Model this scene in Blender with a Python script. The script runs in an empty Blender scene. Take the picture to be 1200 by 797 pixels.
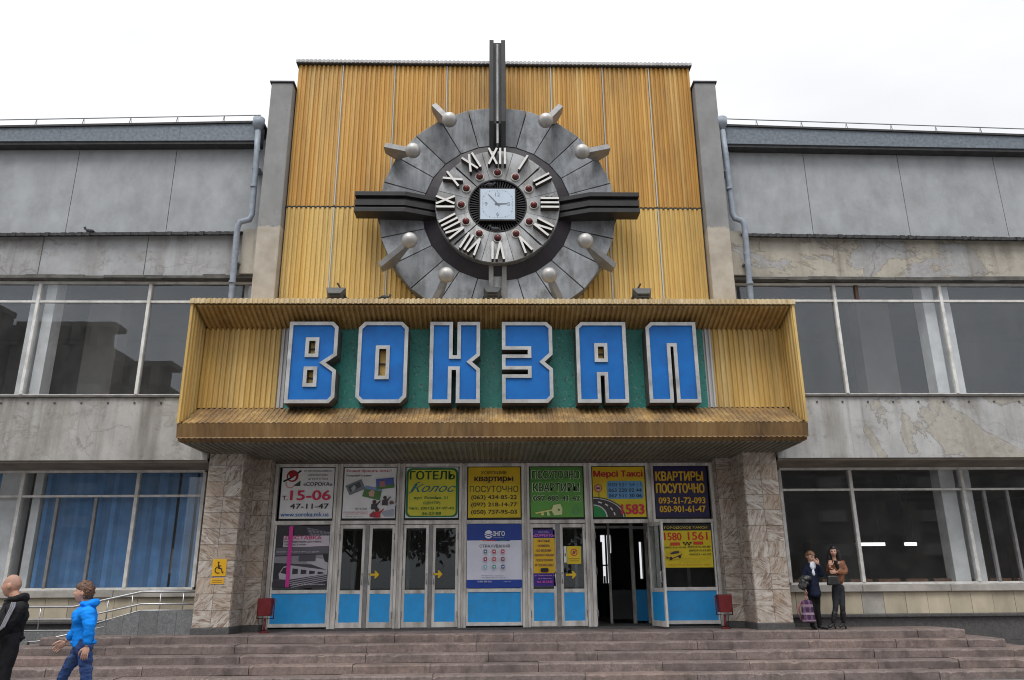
import bpy, bmesh, math, random
from mathutils import Vector, Matrix, noise as mnoise
R = math.radians
rnd = random.Random(7)
SC = bpy.context.scene
COL = SC.collection

# ------------------------------------------------------------------ camera
F, PW, PH = 915.0, 1200, 797
CAMLOC = Vector((0, -17.4, 1.65))
_p, _y, _r = R(17.35), R(1.5), R(0.42)
_fw = Vector((math.sin(_y)*math.cos(_p), math.cos(_y)*math.cos(_p), math.sin(_p)))
_rt0 = Vector((math.cos(_y), -math.sin(_y), 0))
_up0 = _rt0.cross(_fw)
CR = _rt0*math.cos(_r) - _up0*math.sin(_r)
CU = _up0*math.cos(_r) + _rt0*math.sin(_r)
cam_data = bpy.data.cameras.new('camera')
cam = bpy.data.objects.new('camera', cam_data)
COL.objects.link(cam)
cam_data.sensor_width = 36
cam_data.lens = F/PW*36
cam_data.clip_end = 5000
cam_data.clip_start = 0.1
cam.matrix_world = Matrix(((CR.x, CU.x, -_fw.x, CAMLOC.x), (CR.y, CU.y, -_fw.y, CAMLOC.y),
                           (CR.z, CU.z, -_fw.z, CAMLOC.z), (0, 0, 0, 1)))
SC.camera = cam

def bp(x, y, Y):
    """photo pixel -> point on the vertical plane Y"""
    d = _fw*F + CR*(x-PW/2) - CU*(y-PH/2)
    return CAMLOC + d*((Y-CAMLOC.y)/d.y)

# ------------------------------------------------------------------ sky, sun, exposure
SUN_EL, SUN_AZ = R(58), R(200)          # high soft light from behind the camera
world = bpy.data.worlds.new('World')
SC.world = world
world.use_nodes = True
nt = world.node_tree
nt.nodes.clear()
out = nt.nodes.new('ShaderNodeOutputWorld')
bg = nt.nodes.new('ShaderNodeBackground')
bg.inputs['Strength'].default_value = 0.1
sky = nt.nodes.new('ShaderNodeTexSky')
sky.sky_type = 'NISHITA'
sky.sun_disc = False
sky.sun_elevation = SUN_EL
sky.sun_rotation = SUN_AZ
hs = nt.nodes.new('ShaderNodeHueSaturation')
hs.inputs['Saturation'].default_value = 0.25
nt.links.new(sky.outputs[0], hs.inputs['Color'])
tc = nt.nodes.new('ShaderNodeTexCoord')
sep = nt.nodes.new('ShaderNodeSeparateXYZ')
nt.links.new(tc.outputs['Generated'], sep.inputs[0])
ramp = nt.nodes.new('ShaderNodeValToRGB')
ramp.color_ramp.elements[0].position = 0.0
ramp.color_ramp.elements[0].color = (0.34, 0.345, 0.36, 1)
ramp.color_ramp.elements[1].position = 1.0
ramp.color_ramp.elements[1].color = (1.35, 1.35, 1.34, 1)
e = ramp.color_ramp.elements.new(0.25); e.color = (0.43, 0.437, 0.452, 1)
e = ramp.color_ramp.elements.new(0.58); e.color = (0.49, 0.495, 0.51, 1)
e = ramp.color_ramp.elements.new(0.72); e.color = (0.95, 0.95, 0.95, 1)
nt.links.new(sep.outputs['Z'], ramp.inputs[0])
cn = nt.nodes.new('ShaderNodeTexNoise')
cn.inputs['Scale'].default_value = 2.2
cn.inputs['Detail'].default_value = 4
mpn = nt.nodes.new('ShaderNodeMapping'); mpn.inputs['Scale'].default_value = (1, 1, 2.6)
nt.links.new(tc.outputs['Generated'], mpn.inputs[0]); nt.links.new(mpn.outputs[0], cn.inputs['Vector'])
cm = nt.nodes.new('ShaderNodeMapRange')
cm.inputs['From Min'].default_value = 0.3; cm.inputs['From Max'].default_value = 0.7
cm.inputs['To Min'].default_value = 14.0; cm.inputs['To Max'].default_value = 17.5
nt.links.new(cn.outputs[0], cm.inputs['Value'])
vm = nt.nodes.new('ShaderNodeVectorMath'); vm.operation = 'SCALE'
nt.links.new(ramp.outputs[0], vm.inputs[0]); nt.links.new(cm.outputs[0], vm.inputs['Scale'])
mx = nt.nodes.new('ShaderNodeMixRGB')
mx.inputs['Fac'].default_value = 0.9
nt.links.new(hs.outputs[0], mx.inputs['Color1']); nt.links.new(vm.outputs[0], mx.inputs['Color2'])
nt.links.new(mx.outputs[0], bg.inputs['Color'])
nt.links.new(bg.outputs[0], out.inputs['Surface'])

sd = bpy.data.lights.new('sun', 'SUN')
sd.energy = 0.9
sd.angle = R(25)
sd.color = (1.0, 0.97, 0.92)
sun = bpy.data.objects.new('sun', sd)
COL.objects.link(sun)
_sdir = Vector((math.sin(SUN_AZ)*math.cos(SUN_EL), math.cos(SUN_AZ)*math.cos(SUN_EL), math.sin(SUN_EL)))
sun.rotation_euler = (-_sdir).to_track_quat('-Z', 'Y').to_euler()
sun.location = (0, -30, 40)
SC.view_settings.view_transform = 'Standard'
SC.view_settings.look = 'None'
SC.view_settings.exposure = 0.55
SC.view_settings.gamma = 1.0
SC.view_settings.use_curve_mapping = False
SC.cycles.max_bounces = 7
SC.cycles.transparent_max_bounces = 24
SC.cycles.use_denoising = True
SC.cycles.filter_width = 1.05
SC.cycles.sample_clamp_indirect = 6

# ------------------------------------------------------------------ materials
def lin(r, g=None, b=None):
    if g is None:
        r, g, b = r
    f = lambda v: (v/255/12.92 if v/255 <= 0.04045 else ((v/255+0.055)/1.055)**2.4)
    return (f(r), f(g), f(b))

class NT:
    def __init__(s, name):
        s.m = bpy.data.materials.new(name)
        s.m.use_nodes = True
        s.t = s.m.node_tree
        s.b = s.t.nodes['Principled BSDF']
        s.out = s.t.nodes['Material Output']
        s.geo = None
    def n(s, typ, **kw):
        nd = s.t.nodes.new(typ)
        for k, v in kw.items():
            setattr(nd, k, v)
        return nd
    def l(s, a, b):
        s.t.links.new(a, b)
    def pos(s, obj=False):
        if obj:
            return s.n('ShaderNodeTexCoord').outputs['Object']
        if s.geo is None:
            s.geo = s.n('ShaderNodeNewGeometry')
        return s.geo.outputs['Position']
    def noise(s, scale, detail=4, stretch=(1, 1, 1), rough=0.55, vec=None, dist=0.0):
        mp = s.n('ShaderNodeMapping')
        mp.inputs['Scale'].default_value = stretch
        s.l(vec if vec is not None else s.pos(), mp.inputs[0])
        t = s.n('ShaderNodeTexNoise')
        t.inputs['Scale'].default_value = scale
        t.inputs['Detail'].default_value = detail
        t.inputs['Roughness'].default_value = rough
        t.inputs['Distortion'].default_value = dist
        s.l(mp.outputs[0], t.inputs['Vector'])
        return t.outputs[0]
    def remap(s, v, a, b, c=0.0, d=1.0):
        r = s.n('ShaderNodeMapRange')
        for k, x in zip(('From Min', 'From Max', 'To Min', 'To Max'), (a, b, c, d)):
            r.inputs[k].default_value = x
        s.l(v, r.inputs['Value'])
        return r.outputs[0]
    def math(s, op, a, b=None):
        r = s.n('ShaderNodeMath', operation=op)
        for i, x in enumerate((a, b)):
            if x is None: continue
            if isinstance(x, (int, float)): r.inputs[i].default_value = x
            else: s.l(x, r.inputs[i])
        return r.outputs[0]
    def mix(s, fac, a, b, mode='MIX'):
        r = s.n('ShaderNodeMixRGB', blend_type=mode)
        for k, x in (('Fac', fac), ('Color1', a), ('Color2', b)):
            if isinstance(x, (int, float)): r.inputs[k].default_value = x
            elif isinstance(x, tuple): r.inputs[k].default_value = (*x, 1) if len(x) == 3 else x
            else: s.l(x, r.inputs[k])
        return r.outputs[0]
    def tile(s):
        a = s.n('ShaderNodeAttribute', attribute_name='tile')
        return a.outputs['Fac']
    def color(s, c):
        if isinstance(c, tuple): s.b.inputs['Base Color'].default_value = (*c, 1)
        else: s.l(c, s.b.inputs['Base Color'])
    def bump(s, h, strength=0.3, dist=0.02):
        b = s.n('ShaderNodeBump')
        b.inputs['Strength'].default_value = strength
        b.inputs['Distance'].default_value = dist
        s.l(h, b.inputs['Height'])
        s.l(b.outputs[0], s.b.inputs['Normal'])
    def rough(s, v):
        if isinstance(v, (int, float)): s.b.inputs['Roughness'].default_value = v
        else: s.l(v, s.b.inputs['Roughness'])
    def metal(s, v): s.b.inputs['Metallic'].default_value = v
    def spec(s, v): s.b.inputs['Specular IOR Level'].default_value = v

MATS = {}
def simple(name, c, rough=0.55, metal=0.0, var=0.18, scale=3.0, stretch=(1, 1, 1), grime=None, gr_amt=0.5, bump=0.0, tilevar=0.0, spec=0.4):
    """plain material with tonal variation, optional grime patches and fine bump"""
    if name in MATS: return MATS[name]
    t = NT(name)
    lo = tuple(x*(1-var) for x in c); hi = tuple(min(1, x*(1+var)) for x in c)
    n1 = t.remap(t.noise(scale, 5, stretch), 0.3, 0.7)
    col = t.mix(n1, lo, hi)
    if tilevar:
        k = t.remap(t.tile(), 0, 1, 1-tilevar, 1+tilevar)
        vmn = t.n('ShaderNodeVectorMath', operation='SCALE')
        t.l(col, vmn.inputs[0]); t.l(k, vmn.inputs['Scale'])
        col = vmn.outputs[0]
    if grime:
        g = t.remap(t.noise(scale*0.7, 7, stretch, 0.65), 0.5, 0.75, 0, gr_amt)
        col = t.mix(g, col, grime)
    t.color(col); t.rough(rough); t.metal(metal); t.spec(spec)
    if bump:
        t.bump(t.noise(scale*14, 5), bump, 0.01)
    MATS[name] = t.m
    return t.m

def mk_cladding(name, a, b, c, dirt, dirt_amt, lo=0.46):
    """ribbed sheet: every rib weathers differently, long vertical streaks"""
    t = NT(name)
    n1 = t.noise(2.6, 3, (1, 1, 0.02), 0.6)
    n2 = t.noise(9.0, 2, (1, 1, 0.012), 0.5)
    n3 = t.noise(0.8, 4, (1, 1, 0.25), 0.6)
    col = t.mix(t.remap(n1, 0.36, 0.62), a, b)
    col = t.mix(t.remap(n2, 0.5, 0.72, 0, 0.75), col, c)
    col = t.mix(t.remap(n3, 0.45, 0.75, 0, 0.35), col, b)
    k = t.remap(t.tile(), 0, 1, 0.94, 1.05)
    sc = t.n('ShaderNodeVectorMath', operation='SCALE'); t.l(col, sc.inputs[0]); t.l(k, sc.inputs['Scale'])
    g = t.noise(1.7, 7, (1, 1, 0.18), 0.7)
    gs = t.noise(30, 4, (1, 1, 0.05), 0.6)
    gm = t.math('MULTIPLY', t.remap(g, lo, lo+0.22), t.remap(gs, 0.35, 0.7, 0.4, 1))
    col = t.mix(t.math('MULTIPLY', gm, dirt_amt), sc.outputs[0], dirt)
    t.color(col); t.rough(t.remap(n3, 0.3, 0.7, 0.38, 0.62)); t.spec(0.35)
    return t.m

M = {}
M['clad_hi'] = mk_cladding('ochre_ribbed_sheet', (0.60, 0.345, 0.085), (0.47, 0.235, 0.04), (0.66, 0.46, 0.17), (0.19, 0.105, 0.04), 0.65, 0.43)
M['clad_lo'] = mk_cladding('yellow_ribbed_sheet', (0.66, 0.46, 0.15), (0.58, 0.37, 0.10), (0.70, 0.55, 0.25), (0.23, 0.14, 0.06), 0.6, 0.43)
M['clad_canopy'] = mk_cladding('canopy_ribbed_sheet', (0.66, 0.46, 0.16), (0.56, 0.35, 0.09), (0.72, 0.56, 0.27), (0.19, 0.12, 0.06), 0.65, 0.43)
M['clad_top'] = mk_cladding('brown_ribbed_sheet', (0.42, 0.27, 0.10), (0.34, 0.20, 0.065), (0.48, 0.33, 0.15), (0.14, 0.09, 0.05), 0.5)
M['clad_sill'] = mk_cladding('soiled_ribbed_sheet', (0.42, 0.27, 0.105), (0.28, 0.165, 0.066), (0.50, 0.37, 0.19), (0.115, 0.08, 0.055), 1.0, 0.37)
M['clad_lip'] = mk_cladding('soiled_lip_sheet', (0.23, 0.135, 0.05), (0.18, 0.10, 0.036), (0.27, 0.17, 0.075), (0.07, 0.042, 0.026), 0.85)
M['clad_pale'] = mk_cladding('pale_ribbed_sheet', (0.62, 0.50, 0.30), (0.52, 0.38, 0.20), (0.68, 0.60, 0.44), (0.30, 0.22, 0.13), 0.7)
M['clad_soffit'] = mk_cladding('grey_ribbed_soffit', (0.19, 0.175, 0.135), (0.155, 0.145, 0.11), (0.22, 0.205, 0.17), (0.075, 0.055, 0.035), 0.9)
M['white_strip'] = mk_cladding('white_ribbed_sheet', (0.50, 0.50, 0.50), (0.40, 0.40, 0.42), (0.58, 0.58, 0.58), (0.30, 0.28, 0.25), 0.4)

def mk_concrete(name, base, alt, stain, edge, patch_lo=0.5, patch_amt=0.9, streak=0.5, scale=0.9, crack=0.5):
    """rendered wall: plaster flaked off in ragged patches with a dark rim, streaks of rain dirt, hairline cracks"""
    t = NT(name)
    n = t.noise(scale, 7, (1, 1, 1.15), 0.62, dist=0.6)
    fine = t.noise(9, 6, (1, 1, 1), 0.65)
    col = t.mix(t.remap(t.noise(2.3, 6, (1, 1, 0.7), 0.6), 0.3, 0.7), tuple(x*0.82 for x in base), tuple(x*1.15 for x in base))
    pal = t.mix(t.remap(fine, 0.3, 0.7), tuple(x*0.86 for x in alt), tuple(x*1.12 for x in alt))
    p = t.remap(n, patch_lo, patch_lo+0.012, 0, patch_amt)
    col = t.mix(p, col, pal)
    rim = t.math('MULTIPLY', t.remap(n, patch_lo-0.014, patch_lo-0.002), t.remap(n, patch_lo+0.010, patch_lo-0.002))
    col = t.mix(t.math('MULTIPLY', rim, 0.6*patch_amt), col, edge)
    st = t.noise(1.9, 6, (1, 1, 0.10), 0.62)
    col = t.mix(t.remap(st, 0.5, 0.75, 0, streak), col, stain)
    st2 = t.noise(1.1, 7, (1, 1, 1.6), 0.7)
    col = t.mix(t.remap(st2, 0.55, 0.72, 0, streak*0.8), col, stain)
    dr = t.math('MULTIPLY', t.remap(t.noise(5.5, 4, (1, 1, 0.035), 0.6), 0.58, 0.70), t.remap(t.noise(0.9, 4, (1, 1, 0.8)), 0.4, 0.65))
    col = t.mix(t.math('MULTIPLY', dr, streak*0.75), col, tuple(x*0.6 for x in stain))
    bl = t.remap(t.noise(3.6, 8, (1, 1, 1), 0.75), 0.56, 0.68, 0, streak*0.55)
    col = t.mix(bl, col, tuple(x*0.8 for x in stain))
    v = t.n('ShaderNodeTexVoronoi', feature='DISTANCE_TO_EDGE')
    v.inputs['Scale'].default_value = 0.55
    wv = t.n('ShaderNodeVectorMath', operation='ADD')
    nv = t.n('ShaderNodeTexNoise'); nv.inputs['Scale'].default_value = 1.6; nv.inputs['Detail'].default_value = 6
    t.l(t.pos(), nv.inputs['Vector'])
    t.l(t.pos(), wv.inputs[0]); t.l(nv.outputs['Color'], wv.inputs[1])
    t.l(wv.outputs[0], v.inputs['Vector'])
    cr = t.remap(v.outputs['Distance'], 0.004, 0.012, crack, 0)
    col = t.mix(t.math('MULTIPLY', cr, t.remap(t.noise(0.6, 2), 0.48, 0.56)), col, tuple(x*0.35 for x in base))
    gr = t.noise(48, 4, (1, 1, 1), 0.75)
    col = t.mix(t.remap(gr, 0.3, 0.44, 0.28, 0), col, tuple(x*0.5 for x in base))
    t.color(col); t.rough(0.88); t.spec(0.2)
    h = t.math('ADD', t.math('MULTIPLY', p, 0.5), t.math('MULTIPLY', fine, 0.6))
    t.bump(h, 0.35, 0.012)
    return t.m

M['panel'] = mk_concrete('grey_facade_panel', (0.345, 0.36, 0.375), (0.36, 0.37, 0.385), (0.285, 0.295, 0.305), (0.30, 0.31, 0.32), 0.6, 0.3, 0.3, 0.5, 0.0)
M['plaster_left'] = mk_concrete('grey_render', (0.37, 0.375, 0.385), (0.40, 0.40, 0.40), (0.20, 0.18, 0.155), (0.24, 0.22, 0.19), 0.58, 0.7, 0.85, 0.8, 0.4)
M['plaster_right'] = mk_concrete('flaking_render', (0.42, 0.39, 0.335), (0.36, 0.36, 0.365), (0.20, 0.175, 0.14), (0.13, 0.11, 0.085), 0.575, 0.95, 0.75, 0.55, 0.5)
M['band_left'] = mk_concrete('grey_band_render', (0.40, 0.39, 0.375), (0.35, 0.34, 0.32), (0.16, 0.145, 0.125), (0.25, 0.23, 0.2), 0.55, 0.8, 0.95, 0.5, 0.3)
M['band_right'] = mk_concrete('flaking_band_render', (0.43, 0.43, 0.43), (0.395, 0.37, 0.325), (0.19, 0.175, 0.15), (0.14, 0.12, 0.095), 0.51, 0.95, 0.8, 0.42, 0.3)
M['pylon'] = mk_concrete('rough_concrete', (0.27, 0.27, 0.27), (0.30, 0.295, 0.28), (0.20, 0.20, 0.20), (0.2, 0.2, 0.2), 0.62, 0.5, 0.4, 0.8, 0.0)
def pylon_base(m):
    """below the tin ledge the coat has come off and beige render shows, with a ragged upper edge"""
    nt_ = m.node_tree; bs = nt_.nodes['Principled BSDF']; old = bs.inputs['Base Color'].links[0].from_socket
    t = NT.__new__(NT); t.m, t.t, t.b, t.geo = m, nt_, bs, None
    sx = t.n('ShaderNodeSeparateXYZ'); t.l(t.pos(), sx.inputs[0])
    e_ = t.math('ADD', sx.outputs['Z'], t.math('MULTIPLY', t.noise(2.2, 6, (1, 1, 1), 0.65), 0.5))
    be = t.mix(t.remap(t.noise(3, 6), 0.3, 0.7), (0.34, 0.30, 0.25), (0.47, 0.43, 0.37))
    t.color(t.mix(t.remap(e_, 9.40, 9.44, 1, 0), old, be))
pylon_base(M['pylon'])
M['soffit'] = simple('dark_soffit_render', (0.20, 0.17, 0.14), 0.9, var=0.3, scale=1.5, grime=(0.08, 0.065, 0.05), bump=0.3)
M['ledge'] = simple('weathered_tin_ledge', (0.10, 0.095, 0.088), 0.7, var=0.4, scale=4, grime=(0.05, 0.045, 0.04), gr_amt=0.8, bump=0.3)
M['tin'] = simple('black_tin_ledge', (0.035, 0.035, 0.037), 0.6, var=0.4, scale=6)
M['fascia'] = simple('galvanised_fascia', (0.145, 0.17, 0.20), 0.55, metal=0.1, var=0.3, scale=14, bump=0.05)
M['galv'] = simple('galvanised_pipe', (0.25, 0.285, 0.335), 0.55, metal=0.1, var=0.2, scale=7)
M['wire'] = simple('grey_wire', (0.25, 0.26, 0.27), 0.5, metal=0.5)
M['alu'] = simple('white_painted_frame', (0.66, 0.65, 0.63), 0.5, var=0.15, scale=6, grime=(0.28, 0.25, 0.21), gr_amt=0.6)
M['alu_worn'] = simple('worn_aluminium_frame', (0.60, 0.575, 0.545), 0.5, metal=0.1, var=0.25, scale=5, stretch=(1, 1, 0.35), grime=(0.14, 0.12, 0.10), gr_amt=0.75)
M['alu_grey'] = simple('grey_aluminium_frame', (0.23, 0.225, 0.225), 0.5, metal=0.2, var=0.2, scale=7)
M['steel'] = simple('stainless_steel_rail', (0.48, 0.48, 0.49), 0.35, metal=0.85, var=0.08)
M['blue_panel'] = simple('blue_panel_paint', (0.022, 0.33, 0.76), 0.42, var=0.07, scale=5, grime=(0.06, 0.22, 0.42), gr_amt=0.45)
M['blue_letter'] = simple('blue_letter_acrylic', (0.006, 0.13, 0.44), 0.5, var=0.12, scale=2.0, grime=(0.012, 0.075, 0.29), gr_amt=0.7, spec=0.25)
M['silver'] = simple('silver_letter_rim', (0.42, 0.42, 0.42), 0.4, metal=0.45, var=0.22, scale=3, grime=(0.17, 0.16, 0.145), gr_amt=0.7)
M['letter_side'] = simple('dark_letter_side', (0.10, 0.09, 0.085), 0.6, var=0.35, scale=5)
M['dark'] = simple('dark_interior_paint', (0.045, 0.045, 0.047), 0.8)
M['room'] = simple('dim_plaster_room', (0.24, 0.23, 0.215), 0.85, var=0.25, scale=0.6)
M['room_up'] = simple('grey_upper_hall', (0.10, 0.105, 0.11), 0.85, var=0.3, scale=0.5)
M['column_white'] = simple('pale_concrete_column', (0.72, 0.72, 0.71), 0.8, var=0.14, scale=2.5, grime=(0.42, 0.41, 0.39), gr_amt=0.5)
M['brown_sill'] = simple('brown_wooden_sill', (0.16, 0.075, 0.04), 0.6, var=0.3, scale=6)
M['brown_paint'] = simple('brown_painted_wood', (0.09, 0.045, 0.03), 0.6)
M['beige_tile'] = simple('beige_limestone_cladding', (0.44, 0.385, 0.29), 0.7, var=0.22, scale=1.6, stretch=(1, 1, 0.4), grime=(0.24, 0.20, 0.15), gr_amt=0.6, tilevar=0.16, bump=0.15)
M['sill_stone'] = simple('grey_stone_sill', (0.36, 0.34, 0.31), 0.8, var=0.25, scale=2.5, grime=(0.15, 0.13, 0.11), gr_amt=0.6, bump=0.3)

def mk_granite(name, c, rough=0.6, tilevar=0.14, streak=0.5, dark=(0.07, 0.06, 0.055), rust=None):
    t = NT(name)
    sp = t.noise(46, 4, (1, 1, 1), 0.85)
    col = t.mix(t.remap(sp, 0.38, 0.64), tuple(x*0.70 for x in c), tuple(x*1.30 for x in c))
    k = t.remap(t.tile(), 0, 1, 1-tilevar, 1+tilevar)
    sc = t.n('ShaderNodeVectorMath', operation='SCALE'); t.l(col, sc.inputs[0]); t.l(k, sc.inputs['Scale'])
    col = sc.outputs[0]
    if rust:
        col = t.mix(t.remap(t.tile(), 0.7, 0.95, 0, 0.55), col, rust)
    d = t.noise(1.6, 8, (1, 1, 1.4), 0.68)
    col = t.mix(t.remap(d, 0.46, 0.70, 0, streak), col, dark)
    md = t.noise(17, 5, (1, 1, 1), 0.7)
    col = t.mix(t.remap(md, 0.42, 0.66, 0, 0.6), col, tuple(x*0.5 for x in c))
    d2 = t.noise(6, 6, (1, 1, 0.25), 0.6)
    col = t.mix(t.remap(d2, 0.55, 0.72, 0, streak*0.8), col, dark)
    t.color(col); t.rough(rough); t.spec(0.3)
    t.bump(t.math('ADD', sp, t.math('MULTIPLY', d, 1.5)), 0.25, 0.008)
    return t.m
M['step'] = mk_granite('pink_grey_granite_step', (0.228, 0.180, 0.167), 0.8, 0.16, 0.95, (0.07, 0.058, 0.054), (0.23, 0.16, 0.135))
M['granite'] = mk_granite('dark_grey_granite', (0.098, 0.096, 0.096), 0.42, 0.10, 0.3, (0.05, 0.048, 0.045))
M['ramp_stone'] = mk_granite('grey_ramp_tile', (0.175, 0.18, 0.185), 0.6, 0.08, 0.3, (0.10, 0.10, 0.10))

def mk_marble():
    """marble slabs: veins run in a different direction on every tile"""
    t = NT('veined_marble_tile')
    ti = t.tile()
    rot = t.n('ShaderNodeVectorRotate', rotation_type='AXIS_ANGLE')
    rot.inputs['Axis'].default_value = (0, 1, 0)
    q = t.math('ADD', t.math('MULTIPLY', t.math('FLOOR', t.math('MULTIPLY', ti, 3.99)), 1.5708), 0.72)
    q = t.math('ADD', q, t.math('MULTIPLY', ti, 0.9))
    t.l(q, rot.inputs['Angle']); t.l(t.pos(), rot.inputs['Vector'])
    sh = t.n('ShaderNodeVectorMath', operation='ADD')
    cmb = t.n('ShaderNodeCombineXYZ')
    t.l(t.math('MULTIPLY', ti, 71.0), cmb.inputs['X']); t.l(t.math('MULTIPLY', ti, 37.0), cmb.inputs['Z'])
    t.l(rot.outputs[0], sh.inputs[0]); t.l(cmb.outputs[0], sh.inputs[1])
    v = sh.outputs[0]
    big = t.noise(1.7, 7, (1, 1, 3.8), 0.68, v, 1.2)
    fine = t.noise(5, 6, (1, 1, 4.5), 0.7, v, 0.8)
    col = t.mix(t.remap(big, 0.34, 0.62), (0.32, 0.255, 0.205), (0.56, 0.52, 0.475))
    col = t.mix(t.remap(fine, 0.50, 0.60, 0, 0.85), col, (0.165, 0.105, 0.07))
    col = t.mix(t.remap(fine, 0.42, 0.34, 0, 0.6), col, (0.60, 0.575, 0.55))
    brown = t.remap(t.math('FRACT', t.math('MULTIPLY', ti, 7.3)), 0.5, 1.0, 0, 0.42)
    col = t.mix(brown, col, (0.34, 0.225, 0.14))
    col = t.mix(t.remap(t.noise(1.3, 6, (1, 1, 0.5)), 0.52, 0.72, 0, 0.5), col, (0.20, 0.16, 0.13))
    t.color(col); t.rough(0.42); t.spec(0.4)
    t.bump(fine, 0.08, 0.01)
    return t.m
M['marble'] = mk_marble()
M['grout'] = simple('dark_grout', (0.16, 0.13, 0.11), 0.9)

def mk_asphalt():
    t = NT('worn_asphalt')
    g = t.noise(60, 5, (1, 1, 1), 0.75)
    big = t.noise(0.35, 7, (1, 1, 1), 0.65)
    col = t.mix(t.remap(g, 0.3, 0.7), (0.115, 0.11, 0.107), (0.185, 0.18, 0.175))
    col = t.mix(t.remap(big, 0.4, 0.7, 0, 0.5), col, (0.10, 0.096, 0.093))
    v = t.n('ShaderNodeTexVoronoi', feature='DISTANCE_TO_EDGE'); v.inputs['Scale'].default_value = 0.22
    t.l(t.pos(), v.inputs['Vector'])
    col = t.mix(t.remap(v.outputs['Distance'], 0.002, 0.01, 0.5, 0), col, (0.05, 0.05, 0.05))
    t.color(col); t.rough(0.85); t.bump(g, 0.3, 0.01)
    return t.m
M['asphalt'] = mk_asphalt()

def mk_board():
    t = NT('green_mosaic_board')
    v = t.n('ShaderNodeTexVoronoi'); v.inputs['Scale'].default_value = 26
    t.l(t.pos(), v.inputs['Vector'])
    s2 = t.n('ShaderNodeSeparateColor'); t.l(v.outputs['Color'], s2.inputs[0])
    col = t.mix(s2.outputs[0], (0.012, 0.165, 0.14), (0.018, 0.205, 0.175))
    col = t.mix(t.remap(s2.outputs[1], 0.95, 0.98, 0, .6), col, (0.16, 0.27, 0.24))
    col = t.mix(t.remap(s2.outputs[2], 0.92, 0.96, 0, 0.6), col, (0.015, 0.05, 0.045))
    col = t.mix(t.remap(t.noise(2.0, 6, (1, 1, 0.3)), 0.5, 0.75, 0, 0.5), col, (0.02, 0.06, 0.05))
    t.color(col); t.rough(0.55); t.bump(v.outputs['Distance'], 0.2, 0.01)
    return t.m
M['board'] = mk_board()

def mk_clock(name, a, b, dark, metal=0.35, rough=0.5):
    t = NT(name)
    col = t.mix(t.remap(t.noise(1.6, 5), 0.3, 0.7), a, b)
    k = t.remap(t.tile(), 0, 1, 0.74, 1.2)
    sc = t.n('ShaderNodeVectorMath', operation='SCALE'); t.l(col, sc.inputs[0]); t.l(k, sc.inputs['Scale'])
    col = t.mix(t.remap(t.noise(2.6, 7, (1, 1, 0.6), 0.7), 0.46, 0.66, 0, 0.8), sc.outputs[0], dark)
    col = t.mix(t.remap(t.noise(7, 6, (1, 1, 0.12), 0.65), 0.5, 0.7, 0, 0.55), col, dark)
    t.color(col); t.rough(t.remap(t.noise(5, 5), 0.3, 0.7, rough-0.12, rough+0.2)); t.metal(metal)
    return t.m
M['ring'] = mk_clock('grey_sheet_metal', (0.195, 0.21, 0.228), (0.29, 0.305, 0.325), (0.085, 0.085, 0.085))
M['ring_in'] = mk_clock('pale_sheet_metal', (0.36, 0.37, 0.38), (0.46, 0.47, 0.48), (0.16, 0.155, 0.145), 0.2)
M['purple_dark'] = simple('dark_plum_sheet', (0.020, 0.016, 0.022), 0.5, var=0.3)
M['black'] = simple('black_paint', (0.012, 0.012, 0.013), 0.5, var=0.3)
M['arm'] = simple('dark_arm_sheet', (0.022, 0.021, 0.023), 0.45, var=0.35, scale=4)
M['arm_mid'] = simple('grey_arm_sheet', (0.20, 0.195, 0.19), 0.5, var=0.35, scale=3, grime=(0.06, 0.06, 0.06), gr_amt=0.7)
M['ball'] = simple('silver_ball_paint', (0.40, 0.39, 0.38), 0.42, metal=0.4, var=0.15, scale=6, grime=(0.25, 0.23, 0.2), gr_amt=0.5)
M['ball_arm'] = simple('grey_bracket_paint', (0.25, 0.25, 0.255), 0.5, metal=0.3, var=0.2, scale=5)
M['numeral_face'] = simple('white_numeral_face', (0.70, 0.69, 0.665), 0.5, var=0.06)
M['numeral_side'] = simple('dark_numeral_side', (0.04, 0.03, 0.028), 0.6)
M['lamp_red'] = simple('dark_red_lamp_glass', (0.13, 0.012, 0.016), 0.22, var=0.3, scale=12, spec=0.6)
M['lamp_collar'] = simple('cream_lamp_collar', (0.55, 0.52, 0.47), 0.5, var=0.15)
M['dial'] = simple('pale_blue_dial', (0.50, 0.58, 0.68), 0.35, var=0.05)
M['dial_mark'] = simple('grey_dial_mark', (0.20, 0.24, 0.29), 0.5)
M['hand'] = simple('grey_clock_hand', (0.14, 0.17, 0.20), 0.5)
M['bin'] = simple('dark_red_bin_paint', (0.15, 0.015, 0.018), 0.5, var=0.25, scale=8)
M['blind'] = simple('blue_blind_fabric', (0.11, 0.255, 0.48), 0.8, var=0.2, scale=3, tilevar=0.25)
M['pigeon'] = simple('dark_pigeon_feathers', (0.05, 0.052, 0.06), 0.8, var=0.3, scale=30)
M['beak'] = simple('grey_beak', (0.12, 0.11, 0.1), 0.6)
M['lens'] = simple('floodlight_glass', (0.045, 0.05, 0.06), 0.25, var=0.05)
M['lampbody'] = simple('grey_floodlight_body', (0.075, 0.078, 0.082), 0.5, var=0.2)
M['lit'] = None
t = NT('lit_fluorescent_tube')
t.b.inputs['Emission Color'].default_value = (1, 0.97, 0.9, 1); t.b.inputs['Emission Strength'].default_value = 1.6
M['lit'] = t.m

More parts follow.
